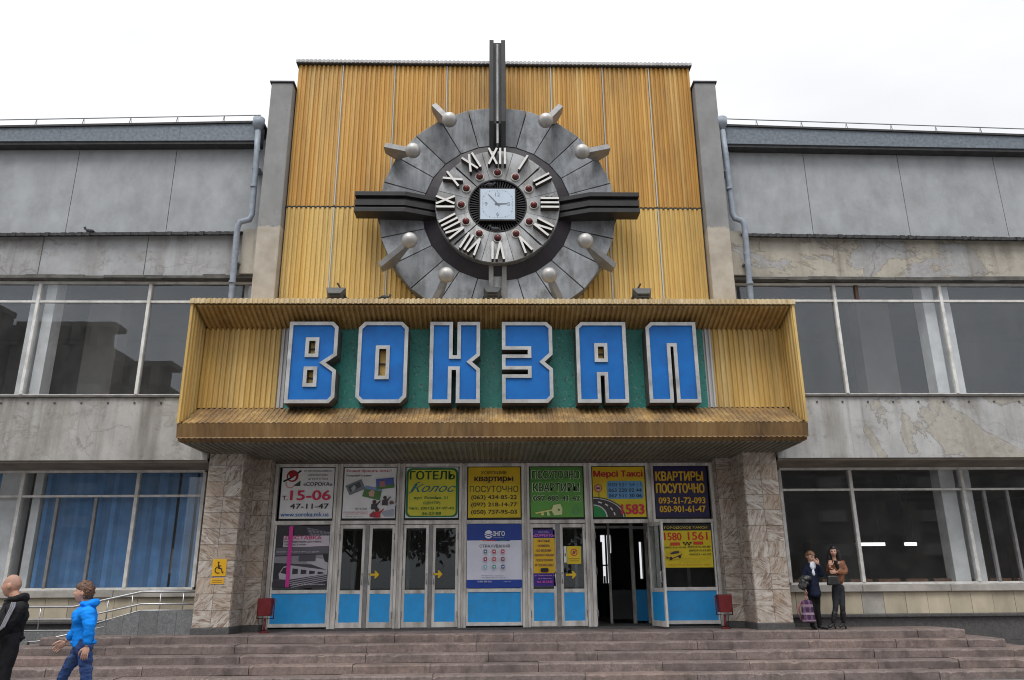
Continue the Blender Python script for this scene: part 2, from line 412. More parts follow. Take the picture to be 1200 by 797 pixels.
def mk_glass(name, tint, ior=1.6, wav=0.012, dirt=0.06):
    t = NT(name)
    tr = t.n('ShaderNodeBsdfTransparent'); tr.inputs['Color'].default_value = (*tint, 1)
    gl = t.n('ShaderNodeBsdfGlossy'); gl.inputs['Roughness'].default_value = 0.0
    gl.inputs['Color'].default_value = (0.90, 0.95, 1.0, 1)
    lw = t.n('ShaderNodeLayerWeight'); lw.inputs['Blend'].default_value = 0.5
    f0 = ((ior-1)/(ior+1))**2          # thin pane: same reflectance from either side
    fr = t.n('ShaderNodeMapRange'); fr.inputs['To Min'].default_value = f0; fr.inputs['To Max'].default_value = 1.0
    t.l(t.math('POWER', lw.outputs['Facing'], 5.0), fr.inputs['Value'])
    b = t.n('ShaderNodeBump'); b.inputs['Strength'].default_value = 0.012; b.inputs['Distance'].default_value = wav
    t.l(t.noise(1.4, 2), b.inputs['Height'])
    t.l(b.outputs[0], gl.inputs['Normal'])
    ms = t.n('ShaderNodeMixShader')
    t.l(fr.outputs[0], ms.inputs[0]); t.l(tr.outputs[0], ms.inputs[1]); t.l(gl.outputs[0], ms.inputs[2])
    df = t.n('ShaderNodeBsdfDiffuse'); df.inputs['Color'].default_value = (0.42, 0.41, 0.39, 1)
    ms2 = t.n('ShaderNodeMixShader')
    d = t.remap(t.noise(1.1, 7, (1, 1, 0.5), 0.7), 0.42, 0.75, dirt*0.3, dirt)
    t.l(d, ms2.inputs[0]); t.l(ms.outputs[0], ms2.inputs[1]); t.l(df.outputs[0], ms2.inputs[2])
    t.l(ms2.outputs[0], t.out.inputs['Surface'])
    return t.m
M['glass'] = mk_glass('window_glass', (0.96, 0.97, 0.98), 1.62, 0.02, 0.07)
M['glass_low'] = mk_glass('shop_window_glass', (0.96, 0.97, 0.98), 1.5, 0.012, 0.05)
M['glass_door'] = mk_glass('door_glass', (0.75, 0.78, 0.78), 1.42, 0.01, 0.04)

_pm = {}
def print_mat(rgb):
    """flat printed ink, slightly sun-faded"""
    key = tuple(rgb)
    if key not in _pm:
        c = lin(rgb)
        t = NT('printed_ink')
        t.color(t.mix(t.remap(t.noise(2.5, 5), 0.35, 0.7), tuple(min(1, x*1.02+.002) for x in c), tuple(min(1, x*1.18+0.006) for x in c)))
        t.rough(0.38); t.spec(0.35)
        _pm[key] = t.m
    return _pm[key]

# ------------------------------------------------------------------ mesh helpers
class MB:
    def __init__(s):
        s.v, s.f, s.m, s.t, s.sm = [], [], [], [], []
        s.mats = []
        s.cur = 0
        s.tile = 0.5
        s.smooth = False
    def use(s, mat):
        if mat not in s.mats: s.mats.append(mat)
        s.cur = s.mats.index(mat)
        return s
    def add(s, verts, faces):
        k = len(s.v)
        s.v.extend([tuple(p) for p in verts])
        for f in faces:
            s.f.append(tuple(i+k for i in f)); s.m.append(s.cur); s.t.append(s.tile); s.sm.append(s.smooth)
    def box(s, x0, x1, y0, y1, z0, z1):
        v = [(x, y, z) for x in (x0, x1) for y in (y0, y1) for z in (z0, z1)]
        s.add(v, [(0, 1, 3, 2), (4, 6, 7, 5), (0, 4, 5, 1), (2, 3, 7, 6), (0, 2, 6, 4), (1, 5, 7, 3)])
    def hexa(s, a, b):
        """prism between two quads a and b (4 points each, same winding)"""
        s.add(list(a)+list(b), [(0, 1, 2, 3), (7, 6, 5, 4), (0, 4, 5, 1), (1, 5, 6, 2), (2, 6, 7, 3), (3, 7, 4, 0)])
    def prism(s, pts, d, front=None, side=None):
        """polygon pts (3d) extruded by vector d; first cap may have its own material"""
        n = len(pts); d = Vector(d)
        q = [Vector(p)+d for p in pts]
        base = s.cur
        if front is not None: s.use(front)
        s.add(pts, [tuple(range(n))])
        if side is not None: s.use(side)
        else: s.cur = base
        s.add(list(pts)+q, [tuple(range(2*n-1, n-1, -1))]+[(i, i+n, (i+1) % n+n, (i+1) % n) for i in range(n)])
        s.cur = base
    def tube(s, pts, r, n=8, caps=True):
        pts = [Vector(p) for p in pts]
        rs = r if isinstance(r, (list, tuple)) else [r]*len(pts)
        ring = []
        ref = None
        for i, p in enumerate(pts):
            d = (pts[min(i+1, len(pts)-1)]-pts[max(i-1, 0)]).normalized()
            if ref is None:
                ref = Vector((0, 0, 1)) if abs(d.z) < 0.9 else Vector((1, 0, 0))
            a = (ref-d*ref.dot(d)).normalized(); b = d.cross(a); ref = a
            ring.append([p+(a*math.cos(2*math.pi*k/n)+b*math.sin(2*math.pi*k/n))*rs[i] for k in range(n)])
        vs = [q for rg in ring for q in rg]
        fs = []
        for i in range(len(pts)-1):
            for k in range(n):
                fs.append((i*n+k, i*n+(k+1) % n, (i+1)*n+(k+1) % n, (i+1)*n+k))
        if caps:
            fs.append(tuple(range(n-1, -1, -1))); fs.append(tuple((len(pts)-1)*n+k for k in range(n)))
        sm = s.smooth; s.smooth = n > 6
        s.add(vs, fs); s.smooth = sm
    def lathe(s, c, axis, prof, n=24):
        """prof: list of (distance along axis, radius)"""
        axis = Vector(axis).normalized(); c = Vector(c)
        ref = Vector((0, 0, 1)) if abs(axis.z) < 0.9 else Vector((1, 0, 0))
        a = (ref-axis*ref.dot(axis)).normalized(); b = axis.cross(a)
        vs, fs = [], []
        for h, r in prof:
            for k in range(n):
                vs.append(c+axis*h+(a*math.cos(2*math.pi*k/n)+b*math.sin(2*math.pi*k/n))*max(r, 1e-4))
        for i in range(len(prof)-1):
            for k in range(n):
                fs.append((i*n+k, i*n+(k+1) % n, (i+1)*n+(k+1) % n, (i+1)*n+k))
        fs.append(tuple(range(n-1, -1, -1))); fs.append(tuple((len(prof)-1)*n+k for k in range(n)))
        s.add(vs, fs)
    def ball(s, c, r, n=16, sc=(1, 1, 1)):
        c = Vector(c); vs, fs = [], []
        m = n//2
        for i in range(m+1):
            th = math.pi*i/m
            for k in range(n):
                ph = 2*math.pi*k/n
                vs.append(c+Vector((r*sc[0]*math.sin(th)*math.cos(ph), r*sc[1]*math.sin(th)*math.sin(ph), r*sc[2]*math.cos(th))))
        for i in range(m):
            for k in range(n):
                fs.append((i*n+k, (i+1)*n+k, (i+1)*n+(k+1) % n, i*n+(k+1) % n))
        sm = s.smooth; s.smooth = True
        s.add(vs, fs); s.smooth = sm
    def ribbed(s, o, u, w, L, W, pitch=0.1, depth=0.03, back=0.02, seed=0, Wt=None):
        """ribbed sheet: origin o, ribs repeat along unit u over length L, run along unit w over W; faces along u x w.
        Wt: per-side trims (start0, start1, end0, end1) of the rib length at u=0 and u=L"""
        o, u, w = Vector(o), Vector(u).normalized(), Vector(w).normalized()
        nrm = u.cross(w).normalized()
        rr = random.Random(seed)
        nr = max(1, round(L/pitch)); p = L/nr
        prof = []
        for i in range(nr):
            for fu, fd, tl in ((0.0, 0, 0), (0.30, 0, 0), (0.44, 1, 1), (0.86, 1, 1)):
                prof.append((p*(i+fu), fd))
        prof.append((L, 0))
        Wt = Wt or (0, 0, W, W)
        fr, bk = [], []
        for a, d in prof:
            k = a/L
            s0 = Wt[0]+(Wt[1]-Wt[0])*k; s1 = Wt[2]+(Wt[3]-Wt[2])*k
            fr.append((o+u*a+nrm*depth*d+w*s0, o+u*a+nrm*depth*d+w*s1))
        tl = rr.random()
        for i in range(len(fr)-1):
            if i % 4 == 0: tl = rr.random()
            s.tile = tl
            s.add([fr[i][0], fr[i+1][0], fr[i+1][1], fr[i][1]], [(0, 1, 2, 3)])
        s.tile = 0.5
        b0 = [fr[0][0]-nrm*back, fr[-1][0]-nrm*back, fr[-1][1]-nrm*back, fr[0][1]-nrm*back]
        s.add(b0, [(3, 2, 1, 0)])
        n = len(fr)
        s.add([q[0] for q in fr]+[b0[1], b0[0]], [tuple(range(n+1, -1, -1))])
        s.add([q[1] for q in fr]+[b0[2], b0[3]], [tuple(range(n+2))])
        s.add([fr[0][0], fr[0][1], b0[3], b0[0]], [(0, 1, 2, 3)])
        s.add([fr[-1][0], fr[-1][1], b0[2], b0[1]], [(3, 2, 1, 0)])
    def build(s, name, mat=None, parent=None, bevel=0.0, loc=None, recalc=False):
        me = bpy.data.meshes.new(name)
        me.from_pydata(s.v, [], s.f)
        if s.mats and mat is None:
            for m_ in s.mats: me.materials.append(m_)
            me.polygons.foreach_set('material_index', s.m)
        elif mat is not None:
            me.materials.append(mat)
        me.polygons.foreach_set('use_smooth', s.sm)
        at = me.attributes.new('tile', 'FLOAT', 'FACE')
        at.data.foreach_set('value', s.t)
        bm = bmesh.new(); bm.from_mesh(me)
        bmesh.ops.recalc_face_normals(bm, faces=bm.faces)
        bm.to_mesh(me); bm.free()
        me.update()
        o = bpy.data.objects.new(name, me)
        COL.objects.link(o)
        if parent is not None: o.parent = parent
        if loc is not None: o.location = loc
        if bevel:
            md = o.modifiers.new('bevel', 'BEVEL'); md.width = bevel; md.segments = 2; md.limit_method = 'ANGLE'; md.angle_limit = R(40)
        return o

def tag(o, label, cat, group=None):
    o['label'] = label; o['category'] = cat
    if group: o['group'] = group
    return o
def thing(name, label, cat, loc=(0, 0, 0), rotz=0.0, group=None):
    o = bpy.data.objects.new(name, None); COL.objects.link(o)
    o.location = loc; o.rotation_euler = (0, 0, rotz); o.empty_display_size = 0.2
    return tag(o, label, cat, group)
def struct(o):
    o['kind'] = 'structure'; return o
def copy_tree(o, parent=None):
    c = o.copy(); COL.objects.link(c)
    if parent is not None: c.parent = parent
    for ch in list(o.children): copy_tree(ch, c)
    return c

_tx = {}
def text_geo(sx, bold=0.0):
    """outline of a line of lettering scaled to the unit square"""
    key = (sx, bold)
    if key in _tx: return _tx[key]
    cu = bpy.data.curves.new('lettering', 'FONT')
    cu.body = sx; cu.size = 1.0; cu.resolution_u = 3; cu.offset = bold
    o = bpy.data.objects.new('lettering', cu); COL.objects.link(o)
    dg = bpy.context.evaluated_depsgraph_get()
    me = bpy.data.meshes.new_from_object(o.evaluated_get(dg))
    vs = [tuple(v.co) for v in me.vertices]; fs = [tuple(p.vertices) for p in me.polygons]
    bpy.data.objects.remove(o); bpy.data.curves.remove(cu); bpy.data.meshes.remove(me)
    x0 = min(v[0] for v in vs); x1 = max(v[0] for v in vs); y0 = min(v[1] for v in vs); y1 = max(v[1] for v in vs)
    _tx[key] = ([((v[0]-x0)/(x1-x0), (v[1]-y0)/max(y1-y0, 1e-5)) for v in vs], fs)
    return _tx[key]

class Print:
    """a printed board facing the square: u left to right, v top to bottom, layers stacked proud of each other"""
    def __init__(s, x0, x1, z0, z1, Y, bgc, thick=0.012):
        s.x0, s.x1, s.z0, s.z1, s.Y = x0, x1, z0, z1, Y
        s.mb = MB(); s.mb.use(print_mat(bgc))
        s.mb.box(x0, x1, Y, Y+thick, z0, z1)
        s.k = 0
    def P(s, u, v, k):
        return (s.x0+(s.x1-s.x0)*u, s.Y-0.0012*k, s.z1-(s.z1-s.z0)*v)
    def poly(s, pts, c, layer=None):
        s.k += 1
        s.mb.use(print_mat(c))
        s.mb.prism([s.P(u, v, s.k) for u, v in pts], (0, 0.0009, 0))
    def rect(s, u0, u1, v0, v1, c): s.poly([(u0, v0), (u1, v0), (u1, v1), (u0, v1)], c)
    def rrect(s, u0, u1, v0, v1, r, c):
        a = (s.z1-s.z0)/(s.x1-s.x0); pts = []
        for cu, cv, a0 in ((u1-r, v0+r/a, -90), (u1-r, v1-r/a, 0), (u0+r, v1-r/a, 90), (u0+r, v0+r/a, 180)):
            for i in range(6):
                an = R(a0+18*i); pts.append((cu+r*math.cos(an), cv+r/a*math.sin(an)))
        s.poly(pts, c)
    def disc(s, u, v, r, c, n=20, a0=0, a1=360, inner=0):
        a = (s.z1-s.z0)/(s.x1-s.x0)
        full = a1-a0 >= 360
        ang = [R(a0+(a1-a0)*i/n) for i in range(n if full else n+1)]
        pts = [(u+r*math.cos(x), v+r/a*math.sin(x)) for x in ang]
        if inner:
            pts += [(u+inner*math.cos(x), v+inner/a*math.sin(x)) for x in reversed(ang)]
            if full:
                pts = [(u+r*math.cos(x), v+r/a*math.sin(x)) for x in ang+[ang[0]+2*math.pi]] + [(u+inner*math.cos(x), v+inner/a*math.sin(x)) for x in reversed(ang+[ang[0]+2*math.pi])]
        elif not full: pts.append((u, v))
        s.poly(pts, c)
    def band(s, pts, w, c):
        """polyline of width w"""
        for (a, b), (c2, d) in zip(pts, pts[1:]):
            L = math.hypot(c2-a, d-b) or 1; nx, ny = -(d-b)/L*w/2, (c2-a)/L*w/2
            s.poly([(a+nx, b+ny), (c2+nx, d+ny), (c2-nx, d-ny), (a-nx, b-ny)], c)
    def text(s, tx, u0, u1, v0, v1, c, bold=0.0, slant=0.0):
        vs, fs = text_geo(tx, 0.0)
        du = bold*0.95*(v1-v0)/0.73*(s.z1-s.z0)/(s.x1-s.x0); dv = bold*0.5*(v1-v0)/0.73
        offs = [(-du, 0), (du, 0), (0, -dv), (0, dv)] if bold > 0.01 else [(0, 0)]
        s.mb.use(print_mat(c))
        for ou, ov in offs:
            s.k += 1
            s.mb.add([s.P(u0+(u1-u0)*(x+slant*y)+ou, v1-(v1-v0)*y+ov, s.k*0.7+.3) for x, y in vs], fs)
    def build(s, name, label, cat, group=None):
        o = s.mb.build(name)
        return tag(o, label, cat, group)

# ================================================================== SETTING
ZT = 0.75                                  # landing level
YW, YG, YD = -1.2, -1.05, 0.0              # upper wall face, upper glass, door wall
YP = -1.1                                  # pilaster face
XC = 0.06                                  # axis of the station front

g = MB(); g.box(-400, 400, -400, 400, -0.3, 0.0)
struct(g.build('ground', M['asphalt']))

# ---- entrance steps
steps = thing('entrance_steps', 'broad flight of worn pinkish granite steps in front of the station doors', 'steps', (0, 0, 0))
def worn_block(b, xa, xb, yf, yb, z0, z1):
    n = max(3, round((xb-xa)/0.10)); vs = []
    for i in range(n+1):
        x = xa+(xb-xa)*i/n
        wy, wz = abs(rnd.gauss(0, .006)), abs(rnd.gauss(0, .005))
        if rnd.random() < .05: wy += rnd.uniform(.01, .035); wz += rnd.uniform(.008, .03)
        if i in (0, n): wy += .008; wz += .008
        vs += [(x, yf+rnd.uniform(-.003, .003), z0), (x, yf+rnd.uniform(-.003, .003), z1-.022-wz), (x, yf+.014+wy, z1-rnd.uniform(0, .003)-wz*.3), (x, yb, z1), (x, yb, z0)]
    fs = [(i*5+k, (i+1)*5+k, (i+1)*5+(k+1) % 5, i*5+(k+1) % 5) for i in range(n) for k in range(5)]
    fs += [(0, 1, 2, 3, 4), tuple(n*5+k for k in (4, 3, 2, 1, 0))]
    b.add(vs, fs)
edges = [(-1.42, 9.2, -8.55), (-1.76, 9.75, -9.15), (-2.10, 10.3, -9.75), (-2.44, 10.85, -10.35), (-2.80, 11.6, -10.95)]
for k, (yf, xr, xl) in enumerate(edges):
    z1 = ZT-0.15*k; z0 = z1-0.15
    yb = edges[k-1][0]-0.002 if k else -1.0
    b = MB()
    if k:      # core under the nosing blocks so the step has no gaps
        x = xl
    x = xl
    while x < xr-0.05:
        L = rnd.uniform(1.2, 2.7)
        x2 = min(xr, x+L)
        if xr-x2 < 0.5: x2 = xr
        b.tile = rnd.random()
        dy = rnd.uniform(-0.012, 0.012); dz = rnd.uniform(-0.006, 0.004)
        worn_block(b, x+0.006, x2-0.006, yf+dy, yb+0.05, z0+0.002, z1+dz)
        x = x2
    if k == 0:  # paving slabs of the landing behind the kerb blocks
        x = xl
        while x < xr-0.05:
            x2 = min(xr, x+1.1)
            for (ya, yb2) in ((-0.948, -0.35), (-0.346, 0.06)):
                b.tile = rnd.random(); b.box(x+0.003, x2-0.003, ya, yb2, z0+0.002, z1-rnd.uniform(0.0, 0.004))
            x = x2
    # side return, back to the wall
    if k:
        pxr = edges[k-1][1]; pxl = edges[k-1][2]
        for (xa, xb) in ((pxr-0.01, xr), (xl, pxl+0.01)):
            y = yb+0.056
            while y < -0.15:
                y2 = min(-0.12, y+1.2); b.tile = rnd.random()
                b.box(xa+0.003, xb-0.003, y, y2-0.006, z0+0.002, z1-rnd.uniform(0, .004)); y = y2
    o = b.build('step', M['step'], steps)
b = MB(); 
for k, (yf, xr, xl) in enumerate(edges):
    z1 = ZT-0.15*k
    b.box(xl+0.03, xr-0.03, yf+0.03+0.002*k, 0.02-0.002*k, z1-0.149, z1-0.014)
b.build('core', M['grout'], steps)

# ---- station building
B = thing('station_building', 'grey concrete railway station with a tall ochre ribbed centre block between two wings', 'station', (0, 0, 0))
XE = 19.0                                   # half length kept of each wing
def zs(X, zi, sl): return zi+sl*(abs(X-XC)-5.3)

for sgn in (-1, 1):
    left = sgn < 0
    xi, xo = XC+sgn*5.1, sgn*XE
    def quad(z0i, z0s, z1i, z1s, y, xa=None, xb=None):
        xa = xi if xa is None else xa; xb = xo if xb is None else xb
        return [(xa, y, zs(xa, z0i, z0s)), (xb, y, zs(xb, z0i, z0s)), (xb, y, zs(xb, z1i, z1s)), (xa, y, zs(xa, z1i, z1s))]
    # upper grey panels: separate slabs with a narrow joint
    pj = [-5.17, -7.33, -9.55, -11.8, -14.1, -16.4, -19] if left else [5.29, 7.35, 9.6, 11.9, 14.2, 16.5, 19]
    for a, c in zip(pj, pj[1:]):
        e_ = 0.007*sgn
        b = MB(); b.hexa(quad(9.27, -0.012, 11.62, -0.016, YW-0.02, a+e_, c-e_), quad(9.27, -0.012, 11.62, -0.016, YW+0.1, a+e_, c-e_))
        b.build('wall_panel', M['panel'], B)
    b = MB(); b.hexa(quad(9.2, -0.012, 11.85, -0.03, YW+0.1), quad(9.2, -0.012, 11.85, -0.03, YW+0.4)); b.build('backing_wall', M['dark'], B)
    # roof fascia + its dark shadow gap, lapped sheets
    fj = [5.35, 7.2, 9.9, 12.6, 15.4, XE]
    for a, c in zip(fj, fj[1:]):
        a2, c2 = a*sgn, c*sgn
        b = MB(); b.hexa(quad(11.43, -0.012, 11.88, -0.03, YW-0.30, a2, c2-0.004*sgn), quad(11.43, -0.012, 11.88, -0.03, YW-0.022, a2, c2-0.004*sgn))
        b.build('roof_fascia', M['fascia'], B)
    b = MB(); b.hexa(quad(11.883, -0.03, 11.93, -0.03, YW-0.34, 5.3*sgn), quad(11.883, -0.03, 11.93, -0.03, YW+13.5, 5.3*sgn)); b.build('roof_edge', M['tin'], B)
    b = MB(); b.hexa(quad(11.36, -0.012, 11.427, -0.012, YW-0.27, 5.35*sgn), quad(11.36, -0.012, 11.427, -0.012, YW-0.024, 5.35*sgn)); b.build('roof_edge', M['tin'], B)
    # black crinkled tin ledge under the panels
    b = MB(); n = 150
    for i in range(n):
        xa = 5.62*sgn+(xo-5.62*sgn)*i/n; xb = 5.62*sgn+(xo-5.62*sgn)*(i+1)/n
        j = 0.012*(i % 2)+rnd.uniform(0, 0.014)
        b.hexa(quad(9.14-j, -0.012, 9.185+j*0.6, -0.012, YW-0.17-j, xa, xb), quad(9.17, -0.012, 9.262, -0.012, YW-0.022, xa, xb))
    b.build('tin_ledge', M['tin'], B)
    # render band above the windows
    b = MB(); b.hexa(quad(8.19, 0, 9.2, -0.012, YW), quad(8.19, 0, 9.2, -0.012, YW+0.35))
    b.build('render_band', M['plaster_left' if left else 'plaster_right'], B)
    if left:
        for px in (-7.7, -10.0): 
            b = MB(); b.box(px-0.008, px+0.008, YW-0.004, YW+0.01, 8.22, 9.15); b.build('wall_joint', M['ledge'], B)
    # ragged drip ledge over the windows
    b = MB()
    x = abs(xi)
    while x < XE:
        x2 = min(XE, x+rnd.uniform(0.3, 0.9))
        b.box(min(x*sgn, x2*sgn), max(x*sgn, x2*sgn), YW-0.07-rnd.uniform(0, .03), YW+0.3, 8.10+rnd.uniform(0, .015), 8.185+rnd.uniform(-.02, .02)); x = x2
    b.build('drip_ledge', M['ledge'], B)
    # band between the floors, its ledge with bolts, soffit over the ground floor windows
    xq = XC+sgn*5.93
    b = MB(); b.box(min(xq, xo), max(xq, xo), YW, YW+0.35, 4.13, 5.44); b.build('render_band', M['band_left' if left else 'band_right'], B)
    b = MB()
    b.box(min(xi, xo), max(xi, xo), YW-0.05, YW+0.3, 5.442, 5.485)
    x = 6.4
    while x < XE:
        b.lathe((x*sgn, YW, 5.33), (0, -1, 0), [(0, .022), (.02, .022), (.025, .012)], 8); x += 0.55
    b.build('window_ledge', M['ledge'], B)
    b = MB(); b.box(min(xq, xo), max(xq, xo), YW+0.352, 0.25, 4.17, 5.40); b.build('soffit', M['soffit'], B)
    b = MB(); b.box(min(xq, xo), max(xq, xo), YW+0.05, 0.2, 4.085, 4.168); b.build('soffit', M['soffit'], B)
    # inside: floors, ceilings and rear walls of both storeys
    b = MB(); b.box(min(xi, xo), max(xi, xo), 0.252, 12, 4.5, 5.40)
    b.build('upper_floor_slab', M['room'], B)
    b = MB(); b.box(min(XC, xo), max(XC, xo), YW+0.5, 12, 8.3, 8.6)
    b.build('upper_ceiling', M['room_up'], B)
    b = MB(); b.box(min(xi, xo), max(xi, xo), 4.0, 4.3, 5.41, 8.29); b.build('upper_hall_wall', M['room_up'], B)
    b = MB(); b.box(min(xo, xo+0.3*sgn), max(xo, xo+0.3*sgn), YW, 12.3, 0.0, 12.0); b.build('end_wall', M['pylon'], B)
    # ground floor: stone sill, beige cladding, granite plinth
    x0s, x1s = min(6.0*sgn, xo), max(6.0*sgn, xo)
    b = MB(); x = 5.95
    while x < XE:
        x2 = min(XE, x+1.9); b.tile = rnd.random()
        b.box(min(x*sgn, x2*sgn)+.004, max(x*sgn, x2*sgn)-.004, -0.22, 0.3, 1.44, 1.58); x = x2
    b.build('window_sill', M['sill_stone'], B, bevel=0.012)
    b = MB(); x = 5.95
    while x < XE:
        x2 = x+0.47; b.tile = rnd.random()
        if not left and 7.55 < x < 8.0: b.use(M['sill_stone'])
        else: b.use(M['beige_tile'])
        b.box(min(x*sgn, x2*sgn)+.004, max(x*sgn, x2*sgn)-.004, -0.14-rnd.uniform(0, .006), 0.25, 1.0, 1.438); x = x2
    b.build('beige_cladding', None, B)
    b = MB(); b.box(x0s, x1s, -0.28, 0.25, 0.93, 0.998); b.build('plinth_cap', M['granite'], B, bevel=0.015)
    b = MB(); x = 5.95
    while x < XE:
        x2 = min(XE, x+1.35)
        for za, zb in ((0.0, 0.46), (0.464, 0.93)):
            b.tile = rnd.random(); b.box(min(x*sgn, x2*sgn)+.002, max(x*sgn, x2*sgn)-.002, -0.20, 0.24, za, zb)
        x = x2
    b.build('granite_plinth', M['granite'], B)

# upper-floor glazing
def window(name, xa, xb, z0, z1, Y, verts, transom, fm, gm, w=0.045, dp=0.08, tr_w=0.045, extra=()):
    """window frame as a part, each pane a sub-part. verts: list of (x) full-height bars; extra: (x, z0, z1, width, mat)"""
    b = MB().use(fm)
    b.box(xa, xb, Y-dp/2, Y+dp/2, z1-0.05, z1); b.box(xa, xb, Y-dp/2, Y+dp/2, z0, z0+0.05)
    xs = [xa]+list(verts)+[xb]
    for x in xs[1:-1]: b.box(x-w, x+w, Y-dp/2-0.02, Y+dp/2, z0+0.05, z1-0.05)
    b.box(xa-w, xa+w, Y-dp/2, Y+dp/2, z0+0.051, z1-0.051); b.box(xb-w, xb+w, Y-dp/2, Y+dp/2, z0+0.051, z1-0.051)
    for a, c in zip(xs, xs[1:]):
        b.box(a+w, c-w, Y-dp/2+0.002, Y+dp/2-0.002, transom-tr_w/2, transom+tr_w/2)
    for (x, za, zb, ww, mt) in extra:
        b.use(mt); b.box(x-ww, x+ww, Y-dp/2-0.01, Y+dp/2-0.01, za, zb)
    fr = b.build(name, None, B)
    for a, c in zip(xs, xs[1:]):
        for za, zb in ((z0+0.05, transom-tr_w/2), (transom+tr_w/2, z1-0.05)):
            p = MB(); p.box(a+w, c-w, Y-0.004, Y+0.004, za, zb); p.build('pane', gm, fr)
    return fr
window('upper_window', -16.0, -5.14, 5.49, 8.10, YG, [-14.75, -12.35, -9.95, -7.55], 7.63, M['alu'], M['glass'], 0.032, tr_w=0.05)
window('upper_window', 5.24, 16.2, 5.49, 8.10, YG, [7.7, 10.12, 12.5, 14.9], 7.68, M['alu'], M['glass'], 0.032, tr_w=0.05,
       extra=[(8.22, 7.71, 8.05, 0.035, M['brown_paint'])])
for x0, x1 in ((-10.20, -10.0), (-9.9, -9.68), (9.80, 10.06), (10.2, 10.42), (-15.0, -14.5), (14.7, 15.1), (5.42, 5.55), (-5.55, -5.36)):
    b = MB(); b.box(x0, x1, YG+0.14, YG+0.5, 5.42, 8.28); b.build('inner_column', M['column_white'], B)
# plain lining panel standing inside the right-hand and left-hand upper windows
for x0, x1, y0 in ((-9.66, -8.9, 0.5), (9.0, 9.8, 0.6)):
    b = MB(); b.box(x0, x1, y0, y0+0.5, 5.42, 8.28); b.build('inner_pier', M['room'], B)

# ground floor glazing
AG, AW = M['alu_grey'], M['alu']
fl = window('shop_window', -16.0, -6.3, 1.585, 4.085, YD, [-14.2, -12.0, -10.2, -7.72], 3.53, AW, M['glass_low'], 0.035,
            extra=[(-9.39, 1.63, 3.5, .03, AG), (-8.57, 1.63, 3.5, .03, AG), (-11.1, 1.63, 3.5, .03, AG)])
fr_ = window('shop_window', 6.4, 16.0, 1.585, 4.085, YD, [7.98, 10.5, 13.2], 3.60, AW, M['glass_low'], 0.035,
             extra=[(10.95, 1.63, 3.57, .03, AG), (11.47, 1.63, 3.57, .03, AG), (12.0, 1.63, 3.57, .03, AG), (12.55, 1.63, 3.57, .03, AG)])
for x0, x1, y0 in ((-10.75, -10.27, 0.12), (-10.02, -9.85, 0.12), (10.08, 10.42, 0.12), (10.58, 10.78, 0.12), (-13.0, -12.6, .3), (13.3, 13.7, .3)):
    b = MB(); b.box(x0, x1, y0, y0+0.35, 0.8, 4.16); b.build('inner_column', M['column_white'], B)
b = MB(); b.box(6.1, 16, 0.26, 0.62, 1.52, 1.585); b.build('inner_sill', M['brown_sill'], B)
b = MB()
for i in range(14): b.box(6.6+i*0.62, 7.08+i*0.62, 0.3, 0.42, 1.587, 1.70)
b.build('sill_board', M['brown_sill'], B)

# hall behind the doors, with the daylit windows of the platform side
b = MB(); b.box(-XE, XE, 0.02, 12.3, 0.55, ZT-0.004); b.build('hall_floor', M['room'], B)
b = MB(); b.box(XC-5.2, XC+5.2, -0.0, 12, 4.4, 4.8); b.build('hall_ceiling', M['room'], B)
b = MB()
holes = [(bp(199, 655, 12).x, bp(214, 655, 12).x, bp(205, 672, 12).z, bp(205, 642, 12).z), (bp(216, 560, 12).x, bp(237, 560, 12).x, 5.0, 5.2), (bp(704, 645, 12).x, bp(717, 645, 12).x, 1.65, 3.35), (bp(738, 645, 12).x, bp(740, 645, 12).x, 1.7, 3.0), (bp(749, 645, 12).x, bp(753, 645, 12).x, 1.8, 3.1), (12.6, 13.6, 2.4, 2.62)]
x = -XE
for (xa, xb, za, zb) in holes:
    b.box(x, xa, 12.0, 12.3, 0.55, 12); b.box(xa, xb, 12.0, 12.3, 0.55, za); b.box(xa, xb, 12.0, 12.3, zb, 12); x = xb
b.box(x, XE, 12.0, 12.3, 0.55, 12)
b.build('rear_wall', M['room'], B)
b = MB().use(M['dark']); xa, xb = holes[2][0], holes[2][1]
for k, (u, h) in enumerate(((.1, 3.1), (.3, 1.9), (.52, 3.36), (.75, 2.2), (.92, 2.7))): b.box(xa+(xb-xa)*u-.03, xa+(xb-xa)*u+.03, 12.1, 12.2, 1.6, h)
b.box(xa, xb, 12.09, 12.21, 2.25, 2.30); b.build('rear_window_frame', None, B)
for x in (-6.2, 6.3):
    b = MB(); b.box(x-0.15, x+0.15, 0.3, 11.9, ZT, 4.4); b.build('partition_wall', M['room'], B)

